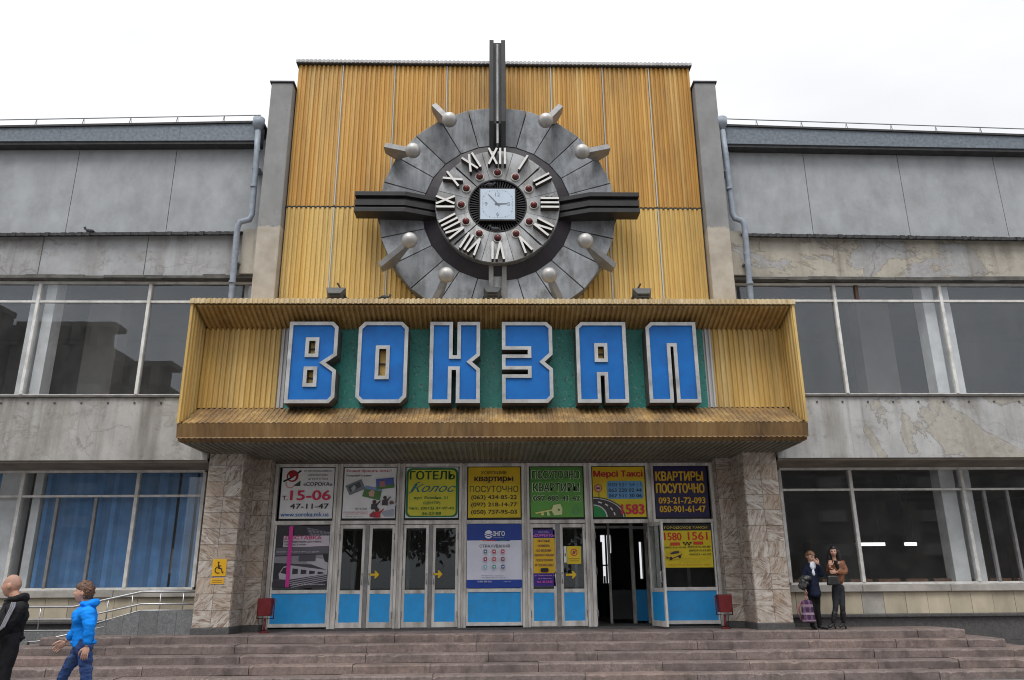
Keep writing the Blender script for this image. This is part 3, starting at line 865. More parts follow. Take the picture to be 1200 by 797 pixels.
# pilasters: marble tiles with an open joint, front, side returns and the narrow inner pier
def tiled(b, xa, xb, y, z0, z1, tw, th, axis='x'):
    nx = max(1, round((xb-xa)/tw)); nz = max(1, round((z1-z0)/th))
    for i in range(nx):
        for j in range(nz):
            b.tile = rnd.random()
            a0, a1 = xa+(xb-xa)*i/nx+0.003, xa+(xb-xa)*(i+1)/nx-0.003
            c0, c1 = z0+(z1-z0)*j/nz+0.003, z0+(z1-z0)*(j+1)/nz-0.003
            if axis == 'x': b.box(a0, a1, y-0.02-rnd.uniform(0, .004), y, c0, c1)
            else: b.box(y-0.01, y+0.01, a0, a1, c0, c1)
for sgn in (-1, 1):
    xo_, xi_ = XC+sgn*5.9, XC+sgn*5.19
    xa, xb = min(xo_, xi_), max(xo_, xi_)
    b = MB().use(M['grout']); b.box(xa+.012, xb-.012, YP+0.001, 0.3, ZT+0.13, 4.33)
    b.use(M['marble'])
    tiled(b, xa, xb, YP, ZT+0.13, 4.33, 0.355, 0.313)
    tiled(b, YP, 0.3, xi_, ZT+0.13, 4.33, 0.355, 0.313, 'y'); tiled(b, YP, 0.3, xo_, ZT+0.13, 4.33, 0.355, 0.313, 'y')
    if sgn > 0:
        b.use(M['grout'])
    pil = b.build('pilaster', None, B)
    b = MB(); b.box(xa-0.02, xb+0.02, YP-0.035, 0.3, ZT-0.01, ZT+0.127); b.build('plinth', M['granite'], pil, bevel=0.01)
    xa, xb = (XC+sgn*4.84, xi_) if sgn > 0 else (xi_, XC-4.84)
    b = MB().use(M['grout']); b.box(xa, xb, -0.30, 0.3, ZT+0.13, 4.33)
    b.use(M['marble']); tiled(b, xa+.005, xb-.005, -0.302, ZT+0.13, 4.33, 0.355, 0.313)
    tiled(b, -0.30, -0.05, (xa if sgn > 0 else xb), ZT+0.13, 4.33, 0.355, 0.313, 'y')
    p2 = b.build('inner_pier', None, B)
    b = MB(); b.box(xa, xb, -0.33, 0.3, ZT-0.01, ZT+0.127); b.build('plinth', M['granite'], p2)

# concrete pylons flanking the ochre block
for sgn in (-1, 1):
    xa, xb = sorted((XC+sgn*4.72, XC+sgn*5.22))
    zt = 12.86 if sgn < 0 else 12.96
    b = MB(); b.box(xa, xb, -1.66, 3.0, 4.4, zt); b.build('pylon', M['pylon'], B, bevel=0.02)
    b = MB(); b.box(xa-0.03, xb+0.03, -1.69, 3.02, zt+0.001, zt+0.04); b.build('pylon_cap', M['tin'], B)
    xa, xb = sorted((XC+sgn*5.227, XC+sgn*5.62)); b = MB(); b.box(xa, xb, -1.36, -1.0, 8.19, 9.255)
    b.build('render_patch', M['plaster_right'], B)

# centre block: two tiers of ribbed sheets with white cover strips
b = MB(); b.box(XC-4.70, XC+4.70, -1.36, 3.0, 4.4, 13.50); b.build('centre_block', M['dark'], B)
seams = [-4.70, -3.62, -2.39, -1.15, 0.09, 1.33, 2.57, 3.69, 4.70]
for z0, z1, key in ((6.6, 9.76, 'clad_lo'), (9.80, 13.52, 'clad_hi')):
    for i, (a, c) in enumerate(zip(seams, seams[1:])):
        b = MB(); b.ribbed((XC+a+0.008, -1.41, z0), (1, 0, 0), (0, 0, 1), c-a-0.016, z1-z0, 0.112, 0.034, 0.04, seed=i+int(z0*10))
        b.build('ribbed_panel', M[key], B)
    for a in seams[1:-1]:
        b = MB(); b.box(XC+a-0.011, XC+a+0.011, -1.462, -1.40, z0+0.01, z1-0.01); b.build('cover_strip', M['white_strip'], B)
b = MB(); b.box(XC-4.72, XC+4.72, -1.43, -1.3, 9.762, 9.798); b.build('tier_joint', M['tin'], B)
b = MB(); b.ribbed((XC-4.74, -1.52, 13.545), (1, 0, 0), (0, 0, 1), 9.48, 0.07, 0.10, 0.02, 0.05, seed=3); b.build('top_trim', M['white_strip'], B)
b = MB(); b.box(XC-4.73, XC+4.73, -1.5, 3.0, 13.522, 13.544); b.build('top_trim', M['tin'], B)

# ---- entrance canopy: a box of ribbed sheet round the letters
ZS = 4.28
cb = MB(); cb.box(XC-6.02, XC+6.02, -1.86, -1.25, 4.60, 7.06)
cb.box(XC-5.9, XC+5.9, -1.249, -0.06, 4.45, 4.7)
can = cb.build('canopy', M['dark'], B)
X0, X1 = XC-6.06, XC+6.06
def rib(name, o, u, w, L, W, mat, seed, Wt=None, pitch=0.104, depth=0.040):
    b = MB(); b.ribbed(o, u, w, L, W, pitch, depth, 0.015, seed, Wt); return b.build(name, mat, can)
# yellow back panels either side
rib('back_panel', (X0+0.05, -1.885, 5.06), (1, 0, 0), (0, 0, 1), 1.59, 1.68, M['clad_canopy'], 11)
rib('back_panel', (XC+4.52, -1.885, 5.06), (1, 0, 0), (0, 0, 1), 1.49, 1.68, M['clad_canopy'], 12)
for xa, xb in ((X0+1.645, X0+1.80), (XC+4.345, XC+4.515)):
    rib('white_strip', (xa, -1.89, 5.06), (1, 0, 0), (0, 0, 1), xb-xa, 1.68, M['white_strip'], 13, pitch=0.08)
b = MB(); b.box(X0+1.805, XC+4.34, -1.905, -1.865, 5.04, 6.75); b.build('green_board', M['board'], can)
# top soffit (leaning forward), sill, lower lip, underside
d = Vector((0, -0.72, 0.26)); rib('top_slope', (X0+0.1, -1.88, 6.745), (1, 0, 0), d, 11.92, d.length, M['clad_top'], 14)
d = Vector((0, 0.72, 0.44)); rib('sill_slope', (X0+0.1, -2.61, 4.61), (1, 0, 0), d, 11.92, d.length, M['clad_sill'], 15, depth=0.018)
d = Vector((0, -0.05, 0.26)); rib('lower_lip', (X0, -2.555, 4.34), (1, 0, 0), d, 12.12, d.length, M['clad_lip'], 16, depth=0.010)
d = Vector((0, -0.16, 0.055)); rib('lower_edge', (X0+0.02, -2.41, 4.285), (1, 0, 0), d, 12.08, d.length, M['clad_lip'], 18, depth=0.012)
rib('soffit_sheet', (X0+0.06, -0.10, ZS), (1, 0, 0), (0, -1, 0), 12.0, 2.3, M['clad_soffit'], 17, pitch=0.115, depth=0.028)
for sgn in (-1, 1):
    xa, xb = sorted((XC+sgn*6.05, XC+sgn*5.985))
    b = MB(); b.box(xa, xb, -2.50, -1.21, 4.29, 4.6); b.build('canopy_end', M['clad_lip'], can)
# side cheeks
d = Vector((0, 0.74, 0))
rib('side_cheek', (X0+0.02, -2.60, 4.66), d, (0, 0, 1), 0.735, 2.37, M['clad_canopy'], 21, pitch=0.15, depth=0.05)
rib('side_cheek', (X1-0.02, -1.866, 4.66), -d, (0, 0, 1), 0.735, 2.37, M['clad_canopy'], 22, pitch=0.15, depth=0.05)
for xx in (X0, X1-0.05):
    rib('cheek_edge', (xx-0.0, -2.63, 4.615), (1, 0, 0), (0, 0, 1), 0.05, 2.42, M['clad_canopy'], 23, pitch=0.05, depth=0.008)
    b = MB(); b.box(xx-0.005 if xx < 0 else xx+0.0, xx+0.045 if xx < 0 else xx+0.055, -2.60, -1.25, 4.62, 7.06); b.build('outer_cheek', M['clad_canopy'], can)
# top capping: pale ribbed edge strip running back over the roof
rib('top_cap', (X0-0.02, -2.655, 7.02), (1, 0, 0), (0, 0, 1), 12.16, 0.10, M['clad_pale'], 24, pitch=0.104, depth=0.03)
rib('roof_sheet', (X0-0.02, -2.64, 7.10), (1, 0, 0), (0, 1, 0), 12.16, 1.2, M['clad_pale'], 25)

# ---- entrance front: worn aluminium frame, seven bays
BX = [-4.723, -3.365, -2.005, -0.641, 0.724, 2.104, 3.479, 4.86]
ZH, ZTR, ZTR0 = 4.19, 2.99, 2.90           # head, transom top and bottom
AL = M['alu_worn']
b = MB().use(AL)
for i, x in enumerate(BX):
    if i in (0, 7): b.box(x-0.04, x+0.04, -0.07, 0.06, ZT, ZH+0.02)
    else:
        b.box(x-0.085, x-0.03, -0.075, 0.06, ZT, ZH+0.02); b.box(x+0.03, x+0.085, -0.075, 0.06, ZT, ZH+0.02); b.box(x-0.03, x+0.03, -0.03, 0.05, ZT, ZH+0.019)
for i in range(7):
    xa, xb = BX[i]+(0.085 if i else 0.04), BX[i+1]-(0.085 if i < 6 else 0.04)
    b.box(xa, xb, -0.06, 0.06, ZTR0, ZTR-0.01); b.box(xa, xb, -0.06, 0.06, ZH-0.05, ZH+0.018)
b.build('entrance_frame', None, B, bevel=0.006)
b = MB(); b.box(-4.76, 4.9, -0.05, 0.2, ZH+0.021, 4.4); b.build('head_beam', M['grout'], B)
b = MB(); b.box(-4.76, 3.56, -0.12, 0.02, ZT-0.001, ZT+0.035); b.box(3.56, 4.9, -0.12, 0.02, ZT-0.001, ZT+0.034); b.build('threshold', M['granite'], B)

def fixed_bay(i):
    xa, xb = BX[i]+(0.09 if i else 0.05), BX[i+1]-(0.09 if i < 6 else 0.05)
    b = MB().use(M['alu'])
    b.box(xa, xb, -0.045, 0.03, 1.49, 1.56); b.box(xa, xb, -0.045, 0.03, ZT+0.07, ZT+0.14)
    b.box(xa, xa+0.035, -0.04, 0.03, ZT+0.141, ZTR0-0.002); b.box(xb-0.035, xb, -0.04, 0.03, ZT+0.141, ZTR0-0.002)
    o = b.build('fixed_window', None, B)
    p = MB(); p.box(xa+0.036, xb-0.036, -0.01, 0.0, 1.561, ZTR0-0.003); p.build('pane', M['glass_door'], o)
    p = MB(); p.box(xa+0.036, xb-0.036, -0.02, 0.015, ZT+0.141, 1.489); p.build('lower_panel', M['blue_panel'], o)
def leaf_mesh(w, h0, h1):
    """door leaf in local coordinates, hinge side at x=0, extending to x=w"""
    b = MB().use(AL); f = 0.06
    b.box(0, f, -0.025, 0.025, h0, h1); b.box(w-f, w, -0.025, 0.025, h0, h1)
    b.box(f, w-f, -0.024, 0.024, h1-0.075, h1); b.box(f, w-f, -0.024, 0.024, 1.47, 1.545); b.box(f, w-f, -0.024, 0.024, h0, h0+0.11)
    return b, f
def door_leaf(x, y, w, ang, flip=1):
    h0, h1 = ZT+0.045, ZTR0-0.012
    b, f = leaf_mesh(w, h0, h1)
    o = b.build('door_leaf', None, B, bevel=0.004)
    o.location = (x, y, 0); o.rotation_euler = (0, 0, ang)
    p = MB(); p.box(f+.001, w-f-.001, -0.004, 0.004, 1.546, h1-0.076); p.build('pane', M['glass_door'], o)
    p = MB(); p.box(f+.001, w-f-.001, -0.018, 0.018, h0+0.111, 1.469); p.build('lower_panel', M['blue_panel'], o)
    for zz in (h0+0.25, 1.9, h1-0.25):
        p = MB().use(M['alu_grey']); p.lathe((0.0, -0.035, zz-0.07), (0, 0, 1), [(0, .016), (.14, .016)], 8); p.build('hinge', None, o)
    p = MB().use(M['steel']); p.tube([(w-0.03, -0.03, 1.66), (w-0.03, -0.075, 1.68), (w-0.03, -0.075, 1.86), (w-0.03, -0.03, 1.88)], 0.011, 8)
    p.build('handle', None, o)
    return o
for i in (0, 3, 6): fixed_bay(i)
for i in (1, 2, 4):
    xa, xb = BX[i]+0.09, BX[i+1]-0.09
    w = (xb-xa-0.09)/2
    door_leaf(xa, -0.02, w, 0)
    o = door_leaf(xb, -0.02, w, math.pi)
    for ch in o.children:
        if ch.name.startswith(('handle', 'hinge')): ch.scale.y = -1
    b = MB(); b.box((xa+xb)/2-0.042, (xa+xb)/2+0.042, -0.055, 0.02, ZT+0.04, ZTR0-0.004); b.build('door_post', M['alu_grey'], B)
# open doorway in the sixth bay: right leaf swung out, left leaf folded back inside
door_leaf(BX[6]-0.095, -0.03, 0.66, R(-75))
door_leaf(BX[5]+0.10, 0.03, 0.6, R(88))
b = MB().use(AL); b.box(BX[6]-0.10, BX[6]-0.086, -0.06, 0.05, ZT+.04, ZTR0-.002); b.build('door_jamb', None, B)
b = MB().use(AL); b.box(BX[5]+0.086, BX[5]+0.10, -0.06, 0.05, ZT+.04, ZTR0-.002); b.build('door_jamb', None, B)
b = MB().use(AL)
for x, y in ((2.80, 1.98), (3.34, 1.97)): b.box(x-.03, x+.03, y-.03, y+.03, ZT, 4.38)
b.box(2.81, 3.33, 1.96, 2.0, 2.92, 2.98); b.box(2.02, 2.75, 1.96, 2.0, 2.92, 2.98); b.build('vestibule_frame', None, B)
p = MB(); p.box(2.83, 3.32, 1.97, 1.99, ZT+.1, 1.5); p.build('vestibule_panel', M['dark'], B)
b = MB(); b.box(2.2, 2.75, 4.2, 4.6, ZT, 2.0); b.use(M['sill_stone']); b.box(2.15, 2.8, 4.15, 4.65, 2.001, 2.06); b.build('inner_counter', None, B)
# inner vestibule screen behind the doors
vs = MB().use(AL)
for x in (-4.6, -3.3, -2.0, -0.65, 0.72, 2.0, 3.36, 3.7, 4.7):
    vs.box(x-0.035, x+0.035, 1.95, 2.02, ZT, 4.38)
vs.box(-4.6, 2.0, 1.96, 2.01, 2.9, 2.97); vs.box(3.36, 4.7, 1.96, 2.01, 2.9, 2.97)
scr = vs.build('vestibule_screen', None, B)
p = MB(); p.box(3.40, 3.66, 1.97, 2.0, ZT+.05, 1.5); p.box(3.74, 4.66, 1.97, 2.0, ZT+.05, 1.5); p.build('lower_panel', M['blue_panel'], scr)
p = MB()
for xa, xb in ((-4.56, -3.34), (-3.26, -2.04), (-1.96, -0.69), (-0.61, 0.68), (0.76, 1.96)): p.box(xa, xb, 1.97, 2.0, ZT+.05, 1.5)
p.build('lower_panel', M['dark'], scr)
for x, w_, h in ((2.25, 0.5, 1.3), (3.0, 0.9, 0.9), (-3.6, 1.4, 1.1), (0.4, 1.2, 1.0)):
    b = MB(); b.box(x, x+w_, 7.0, 7.8, ZT, ZT+h); b.build('ticket_counter', M['dark'], B)

# ---- printed boards in the transom lights
def bay_x(i): return BX[i]+0.11, BX[i+1]-0.11
GT = 'advertising boards above the entrance doors'
WHT, BLK = (222, 222, 222), (28, 28, 34)
Z0, Z1 = 3.03, 4.12
def board(i, bgc, z0=Z0, z1=Z1):
    xa, xb = bay_x(i)
    return Print(xa, xb, z0, z1, -0.03, bgc)
def back_sheet(i):
    xa, xb = BX[i]+0.09, BX[i+1]-0.09
    b = MB(); b.box(xa, xb, 0.0, 0.02, ZTR-0.008, ZH-0.052); b.build('transom_light', M['black'], B)
for i in range(7): back_sheet(i)

p = board(0, (214, 214, 216))
p.disc(.2, .16, .115, (150, 22, 34)); p.disc(.19, .17, .075, (214, 214, 216)); p.band([(.03, .27), (.17, .2), (.36, .05)], .035, (26, 24, 28))
p.poly([(.12, .1), (.3, .08), (.26, .16), (.15, .2)], (150, 22, 34)); p.poly([(.22, .36), (.36, .25), (.36, .36)], (40, 60, 52))
p.disc(.17, .31, .09, (196, 110, 118), inner=.075, a0=20, a1=200)
p.text('ИНФОРМАЦИЙНО-', .42, .96, .035, .085, BLK, .004); p.text('ДОВІДКОВЕ', .5, .88, .12, .165, BLK, .004); p.text('АГЕНТСТВО', .5, .88, .2, .245, BLK, .004)
p.text('«СОРОКА»', .42, .97, .285, .36, BLK, .018)
p.text('т.', .04, .14, .555, .64, (120, 30, 60), .02); p.text('15-06', .19, .95, .45, .64, (196, 32, 74), .035)
p.text('47-11-47', .2, .93, .71, .81, BLK, .022); p.text('www.soroka.mk.ua', .03, .94, .88, .96, (28, 96, 168), .012)
p.build('advertising_board', 'white board with large red number 15-06 above the leftmost entrance bay', 'sign board', GT)

p = board(1, (216, 216, 218))
p.text('Решил бросить пить?!', .04, .9, .035, .1, (176, 24, 40), .018); p.text('Попробуй с нами!', .04, .52, .135, .185, BLK, .012)
p.poly([(.03, .36), (.33, .23), (.42, .42), (.12, .55)], (112, 118, 124)); p.poly([(.08, .38), (.3, .28), (.34, .38), (.13, .48)], (70, 78, 84))
p.poly([(.14, .41), (.2, .34), (.24, .4), (.18, .48)], (160, 164, 168))
p.poly([(.42, .36), (.74, .42), (.7, .65), (.36, .57)], (74, 116, 62)); p.poly([(.42, .36), (.74, .42), (.735, .47), (.41, .42)], (120, 140, 190))
p.poly([(.48, .5), (.54, .44), (.6, .47), (.58, .58), (.5, .57)], (190, 150, 130))
p.poly([(.61, .23), (.95, .2), (.97, .4), (.63, .44)], (78, 94, 160)); p.poly([(.63, .38), (.97, .33), (.97, .4), (.63, .44)], (70, 120, 60)); p.poly([(.68, .28), (.78, .26), (.8, .38), (.7, .39)], (170, 110, 110))
# four abstract figures of people exercising
for (u, v, s, c, h) in ((.6, .74, .075, (52, 50, 60), (60, 44, 40)), (.66, .9, .08, (178, 34, 44), (70, 52, 44)), (.8, .66, .07, (60, 56, 66), (60, 46, 44)), (.93, .76, .08, (198, 200, 210), (96, 74, 62))):
    p.disc(u, v-.06, s*.5, h, 12); p.poly([(u-s*.7, v-.02), (u+s*.7, v-.03), (u+s*.9, v+.09), (u-s*.8, v+.09)], c); p.poly([(u+s*.3, v), (u+s*1.5, v-.09), (u+s*1.6, v-.07), (u+s*.5, v+.04)], c)
p.poly([(.52, .93), (.6, .86), (.66, .97), (.53, .98)], (140, 40, 60)); p.poly([(.74, .88), (.98, .82), (.98, .97), (.8, .97)], (150, 154, 170))
p.text('ЛЕЧЕНИЕ', .24, .47, .8, .84, BLK, .01); p.text('алкогольной зависимости', .02, .48, .865, .89, (150, 40, 60), .004)
p.text('т. 50-22-67, (093) 59-89-59', .03, .48, .905, .935, (176, 30, 50), .006); p.text('больше, чем просто', .06, .42, .955, .975, BLK, .004)
p.build('advertising_board', 'white board with red headline and tilted snapshots above the second entrance bay', 'sign board', GT)

p = board(2, (196, 204, 206))
p.rrect(.005, .995, .01, .985, .1, (24, 104, 62)); p.rrect(.045, .955, .045, .955, .08, (196, 190, 52))
p.text('ГОТЕЛЬ', .07, .93, .07, .24, (14, 70, 34), .035)
p.text('Колос', .1, .9, .33, .49, (20, 108, 118), .014, .12); p.band([(.05, .505), (.09, .5), (.16, .36), (.22, .305), (.27, .30)], .016, (20, 108, 118))
p.text('вул. Рюміна, 21', .16, .8, .575, .645, (36, 112, 58), .014); p.text('(ЦЕНТР)', .34, .66, .68, .745, (36, 112, 58), .014)
p.text('тел.: (0512) 47-97-43', .07, .92, .785, .85, (26, 96, 44), .016); p.text('36-23-88', .32, .68, .885, .94, (26, 96, 44), .016)
p.build('advertising_board', 'yellow hotel board with rounded green border above the third entrance bay', 'sign board', GT)

p = board(3, (200, 166, 20))
p.rect(0, 1, .34, 1, (204, 180, 26))
p.text('ХОРОШИЕ', .24, .74, .075, .14, (62, 34, 26), .016); p.text('квартиры', .12, .86, .19, .31, (50, 26, 24), .035); p.text('ПОСУТОЧНО', .03, .96, .37, .5, (54, 28, 26), .008)
for k, tx in enumerate(('(063) 434-85-22', '(097) 218-14-77', '(050) 737-95-03')): p.text(tx, .06, .93, .56+.145*k, .66+.145*k, (46, 28, 22), .014)
p.build('advertising_board', 'yellow board of dark brown lettering with three bracketed phone numbers, above middle bay', 'sign board', GT)

p = board(4, (84, 146, 58))
p.poly([(0, 0), (1, 0), (1, .22), (0, .3)], (72, 128, 52)); p.poly([(0, .7), (1, .55), (1, 1), (0, 1)], (92, 156, 64))
for (tx, u0, u1, v0, v1, bo) in (('ПОСУТОЧНО', .04, .94, .07, .235, .012), ('КВАРТИРЫ', .05, .93, .325, .49, .012), ('097 683-41-42', .05, .94, .575, .68, .02)):
    p.text(tx, u0-.006, u1+.006, v0-.006, v1+.006, (200, 224, 176), bo+.03); p.text(tx, u0, u1, v0, v1, (30, 38, 34), bo)
p.poly([(.43, .76), (.56, .735), (.6, .83), (.59, .95), (.44, .965), (.39, .87)], (206, 214, 156)); p.disc(.53, .855, .022, (110, 120, 60))
p.poly([(.08, .91), (.4, .845), (.41, .875), (.1, .935)], (214, 208, 130)); p.poly([(.3, .88), (.33, .87), (.37, .97), (.31, .965)], (206, 214, 156)); p.poly([(.2, .9), (.24, .89), (.25, .965), (.19, .96)], (214, 208, 130))
p.disc(.87, .86, .075, (92, 140, 120), inner=.06)
p.build('advertising_board', 'green board with black lettering and a cream key above the fifth entrance bay', 'sign board', GT)

p = board(5, (210, 188, 24))
p.poly([(0, 0), (1, 0), (1, .24), (0, .34)], (204, 168, 20))
p.text('Мерсі Таксі', .025, .965, .075, .23, (166, 20, 40), .045)
p.rrect(.27, .965, .285, .645, .05, (96, 150, 196))
for k, tx in enumerate(('050 521 54 11', '063 220 02 44', '067 511 30 06')):
    p.text(tx, .3, .93, .325+.11*k, .395+.11*k, (26, 34, 62), .02)
def arc(ru, rv, c):
    p.poly([(0, 1)]+[(ru*math.cos(R(x)), 1-rv*math.sin(R(x))) for x in range(0, 91, 5)], c)
arc(.60, .395, (26, 70, 46)); arc(.575, .375, (198, 198, 200)); arc(.555, .36, (58, 52, 56)); arc(.26, .245, (198, 198, 200)); arc(.235, .225, (30, 128, 66))
for a in (12, 32, 52, 72):
    ca, sa = math.cos(R(a)), math.sin(R(a)); u, v = .40*ca, 1-.30*sa
    tu, tv = -sa*.035, -ca*.03
    p.poly([(u-tu-ca*.013, v-tv+sa*.013), (u+tu-ca*.013, v+tv+sa*.013), (u+tu+ca*.013, v+tv-sa*.013), (u-tu+ca*.013, v-tv-sa*.013)], (206, 206, 206))
p.band([(.11, .46), (.11, .65)], .014, (92, 70, 60)); p.disc(.1, .43, .075, (176, 66, 52)); p.disc(.1, .43, .058, (196, 150, 130)); p.rect(.06, .14, .415, .45, (80, 60, 60))
p.text('1583', .53, .955, .755, .945, (196, 26, 62), .04)
p.build('advertising_board', 'yellow taxi board with a curving road and red 1583 above the open doorway', 'sign board', GT)

p = board(6, (30, 24, 74))
for (tx, u0, u1, v0, v1, bo) in (('КВАРТИРЫ', .03, .93, .1, .28, .03), ('ПОСУТОЧНО', .03, .94, .34, .53, .03), ('093-21-72-093', .06, .94, .62, .74, .03), ('050-901-61-47', .07, .93, .79, .91, .03)):
    p.text(tx, u0-.008, u1+.008, v0-.008, v1+.008, (120, 70, 20), bo+.02); p.text(tx, u0, u1, v0, v1, (212, 172, 44), bo)
p.build('advertising_board', 'dark navy board with yellow lettering at the far right above the entrance', 'sign board', GT)

# ---- posters at door height
p = Print(BX[0]+0.06, BX[1]-0.11, 1.60, ZTR0-0.02, -0.03, (66, 62, 72))
p.poly([(0, 0), (1, 0), (1, .34), (0, .36)], (44, 40, 48)); p.poly([(.55, .03), (.98, .1), (.98, .24), (.62, .16)], (120, 118, 126))
for k in range(6): p.band([(.56+.07*k, .03+.01*k), (.66+.06*k, .2)], .012, (66, 62, 70))
for k in range(3): p.band([(.56, .06+.05*k), (.98, .1+.05*k)], .01, (70, 66, 74))
p.rect(.16, .98, .165, .345, (190, 180, 192)); p.poly([(.05, .36), (.98, .33), (.98, .45), (.03, .48)], (92, 90, 100))
p.poly([(.02, .5), (.98, .47), (.98, .64), (.45, .62), (.02, .6)], (132, 130, 138)); p.poly([(.6, .5), (.98, .56), (.98, .72), (.6, .6)], (170, 168, 176)); p.poly([(.88, .47), (.98, .47), (.98, .6), (.92, .58)], (34, 32, 38))
p.poly([(.03, .6), (.3, .62), (.22, .8), (.03, .86)], (40, 38, 46)); p.poly([(.12, .78), (.2, .66), (.32, .64), (.98, .72), (.98, .78), (.3, .87), (.14, .86)], (168, 166, 176))
p.poly([(.15, .76), (.2, .68), (.26, .67), (.25, .78)], (34, 32, 40))
for k in range(4): p.poly([(.36+.15*k, .69+.018*k), (.46+.15*k, .7+.018*k), (.46+.15*k, .775), (.36+.15*k, .785)], (44, 42, 50))
p.poly([(.3, .87), (.98, .78), (.98, .98), (.02, .98), (.02, .9)], (54, 50, 60))
for k in range(4): p.band([(.98, .79+.03*k), (.3+.02*k, .9+.03*k)], .014, (150, 146, 156))
p.rect(.46, .76, .47, .575, (74, 72, 82))
for k in range(3): p.text('063 788 00 0%d' % k, .48, .74, .485+.03*k, .503+.03*k, (196, 192, 200), .006)
p.rect(.255, .325, .01, .985, (196, 44, 140))
p.text('ДОСТАВКА', .18, .84, .165, .235, (196, 44, 110), .02); p.text('еженедельная доставка', .18, .84, .25, .28, (50, 44, 52), .012); p.text('ПОЕЗДОМ, В УКРФА', .18, .58, .295, .325, (50, 44, 52), .012)
p.text('БЕСПЛАТНАЯ ДОСТАВКА ДО ДОМА', .06, .82, .415, .44, (200, 196, 204), .008); p.text('СТАРТ в Днепропетровск', .38, .96, .93, .96, (206, 204, 210), .008)
p.build('poster', 'grey railway poster with train and pink stripe in the leftmost entrance bay', 'poster')

p = Print(BX[3]+0.095, BX[4]-0.095, 1.575, ZTR0-0.01, -0.06, (206, 208, 222))
p.rect(0, 1, 0, .26, (26, 58, 142)); p.rect(0, 1, .875, 1, (26, 62, 150))
for k, c in enumerate(((206, 120, 40), (190, 40, 50), (190, 40, 60), (40, 70, 150), (40, 130, 90), (60, 60, 120))): p.rect(.28+.085*k, .36+.085*k, .255, .27, c)
p.disc(.395, .165, .075, (210, 214, 226)); p.band([(.32, .15), (.395, .17), (.48, .145)], .012, (26, 58, 142)); p.band([(.32, .18), (.395, .2), (.48, .175)], .012, (26, 58, 142))
p.text('ІНГО', .48, .69, .115, .19, (214, 218, 228), .035); p.text('УКРАЇНА', .48, .68, .205, .222, (190, 196, 214), .012)
p.text('СТРАХУВАННЯ', .23, .78, .325, .375, (74, 76, 92), .008)
ic = [(92, 110, 130), (176, 52, 72), (190, 60, 70), (150, 48, 80), (186, 58, 74), (130, 60, 80), (130, 180, 196), (80, 150, 140), (70, 90, 140)]
for k in range(9):
    u, v = .335+.16*(k % 3), .435+.12*(k//3)
    p.rrect(u-.03, u+.03, v-.03, v+.03, .01, ic[k]); p.disc(u+.002, v, .014, (222, 222, 230), 8); p.rect(u-.045, u+.045, v+.042, v+.05, (176, 178, 194))
p.text('Миколаїв, вул. Садова, 3а', .27, .66, .8, .82, (90, 92, 110), .006); p.text('тел. (0512) 58-00-70, 58-70-58', .27, .7, .835, .855, (90, 92, 110), .006)
p.text('0 800 500 202', .2, .45, .89, .915, (206, 210, 224), .012); p.text('ingo.ua', .67, .8, .9, .915, (206, 210, 224), .006)
p.build('poster', 'white and blue insurance poster with rows of small icons in the middle bay', 'poster')

xa = BX[4]+0.15
p = Print(xa, xa+0.475, 1.60, 2.77, -0.045, (58, 36, 128))
p.rect(0.01, .99, .155, .775, (212, 170, 30)); p.text('мини-отель', .26, .72, .035, .055, (196, 186, 220), .012); p.text('«СОРРЕНТО»', .02, .98, .08, .13, (206, 120, 190), .02)
for k, (tx, a, c2) in enumerate((('УЮТНЫЕ', .2, .78), ('НОМЕРА', .22, .76), ('СО ВСЕМИ', .15, .8), ('УДОБСТВАМИ', .05, .93), ('ПОСУТОЧНО', .12, .88), ('И ПОЧАСОВО', .08, .9))):
    p.text(tx, a, c2, .185+.085*k, .225+.085*k, (76, 40, 82), .02)
p.rrect(.32, .68, .685, .755, .06, (24, 22, 30)); p.text('WiFi', .37, .63, .7, .74, (212, 190, 120), .01)
p.text('ул. Скороходова, 76', .04, .96, .8, .83, (196, 150, 210), .014); p.text('(8-й микро)', .2, .8, .855, .88, (196, 150, 210), .012); p.text('тел. 43-34-00', .14, .84, .905, .945, (220, 90, 170), .02)
p.build('poster', 'narrow purple and yellow hotel strip on the left leaf of the fifth bay door', 'poster')

xa = BX[6]+0.24
p = Print(xa-0.02, BX[7]-0.105, 1.96, ZTR0-0.04, -0.03, (24, 22, 22))
p.rect(0, 1, .14, 1, (212, 190, 26)); p.text('ГОРОДСКОЕ ТАКСИ', .04, .93, .045, .105, (206, 186, 60), .014)
p.text('1580', .03, .38, .19, .37, (206, 44, 26), .03); p.text('1561', .52, .92, .18, .36, (206, 44, 26), .03)
p.rect(.14, .34, .42, .49, (200, 60, 30)); p.rect(.62, .82, .4, .47, (200, 60, 30)); p.text('ЖИТНИЙ', .16, .32, .437, .473, (230, 190, 90), .01); p.text('СОВЕТСК', .64, .8, .417, .453, (230, 190, 90), .01)
for a in range(5):
    for c in range(2):
        if (a+c) % 2 == 0: p.rect(.40+.036*a, .436+.036*a, .405+.04*c, .445+.04*c, (24, 22, 22))
p.text('(067) 514-15-90', .02, .46, .515, .565, BLK, .012); p.text('(050)575-20-80', .5, .96, .5, .555, BLK, .012); p.text('(067)915-67-89', .52, .96, .585, .64, BLK, .012); p.text('(063)731-63-52', .52, .96, .675, .73, BLK, .012)
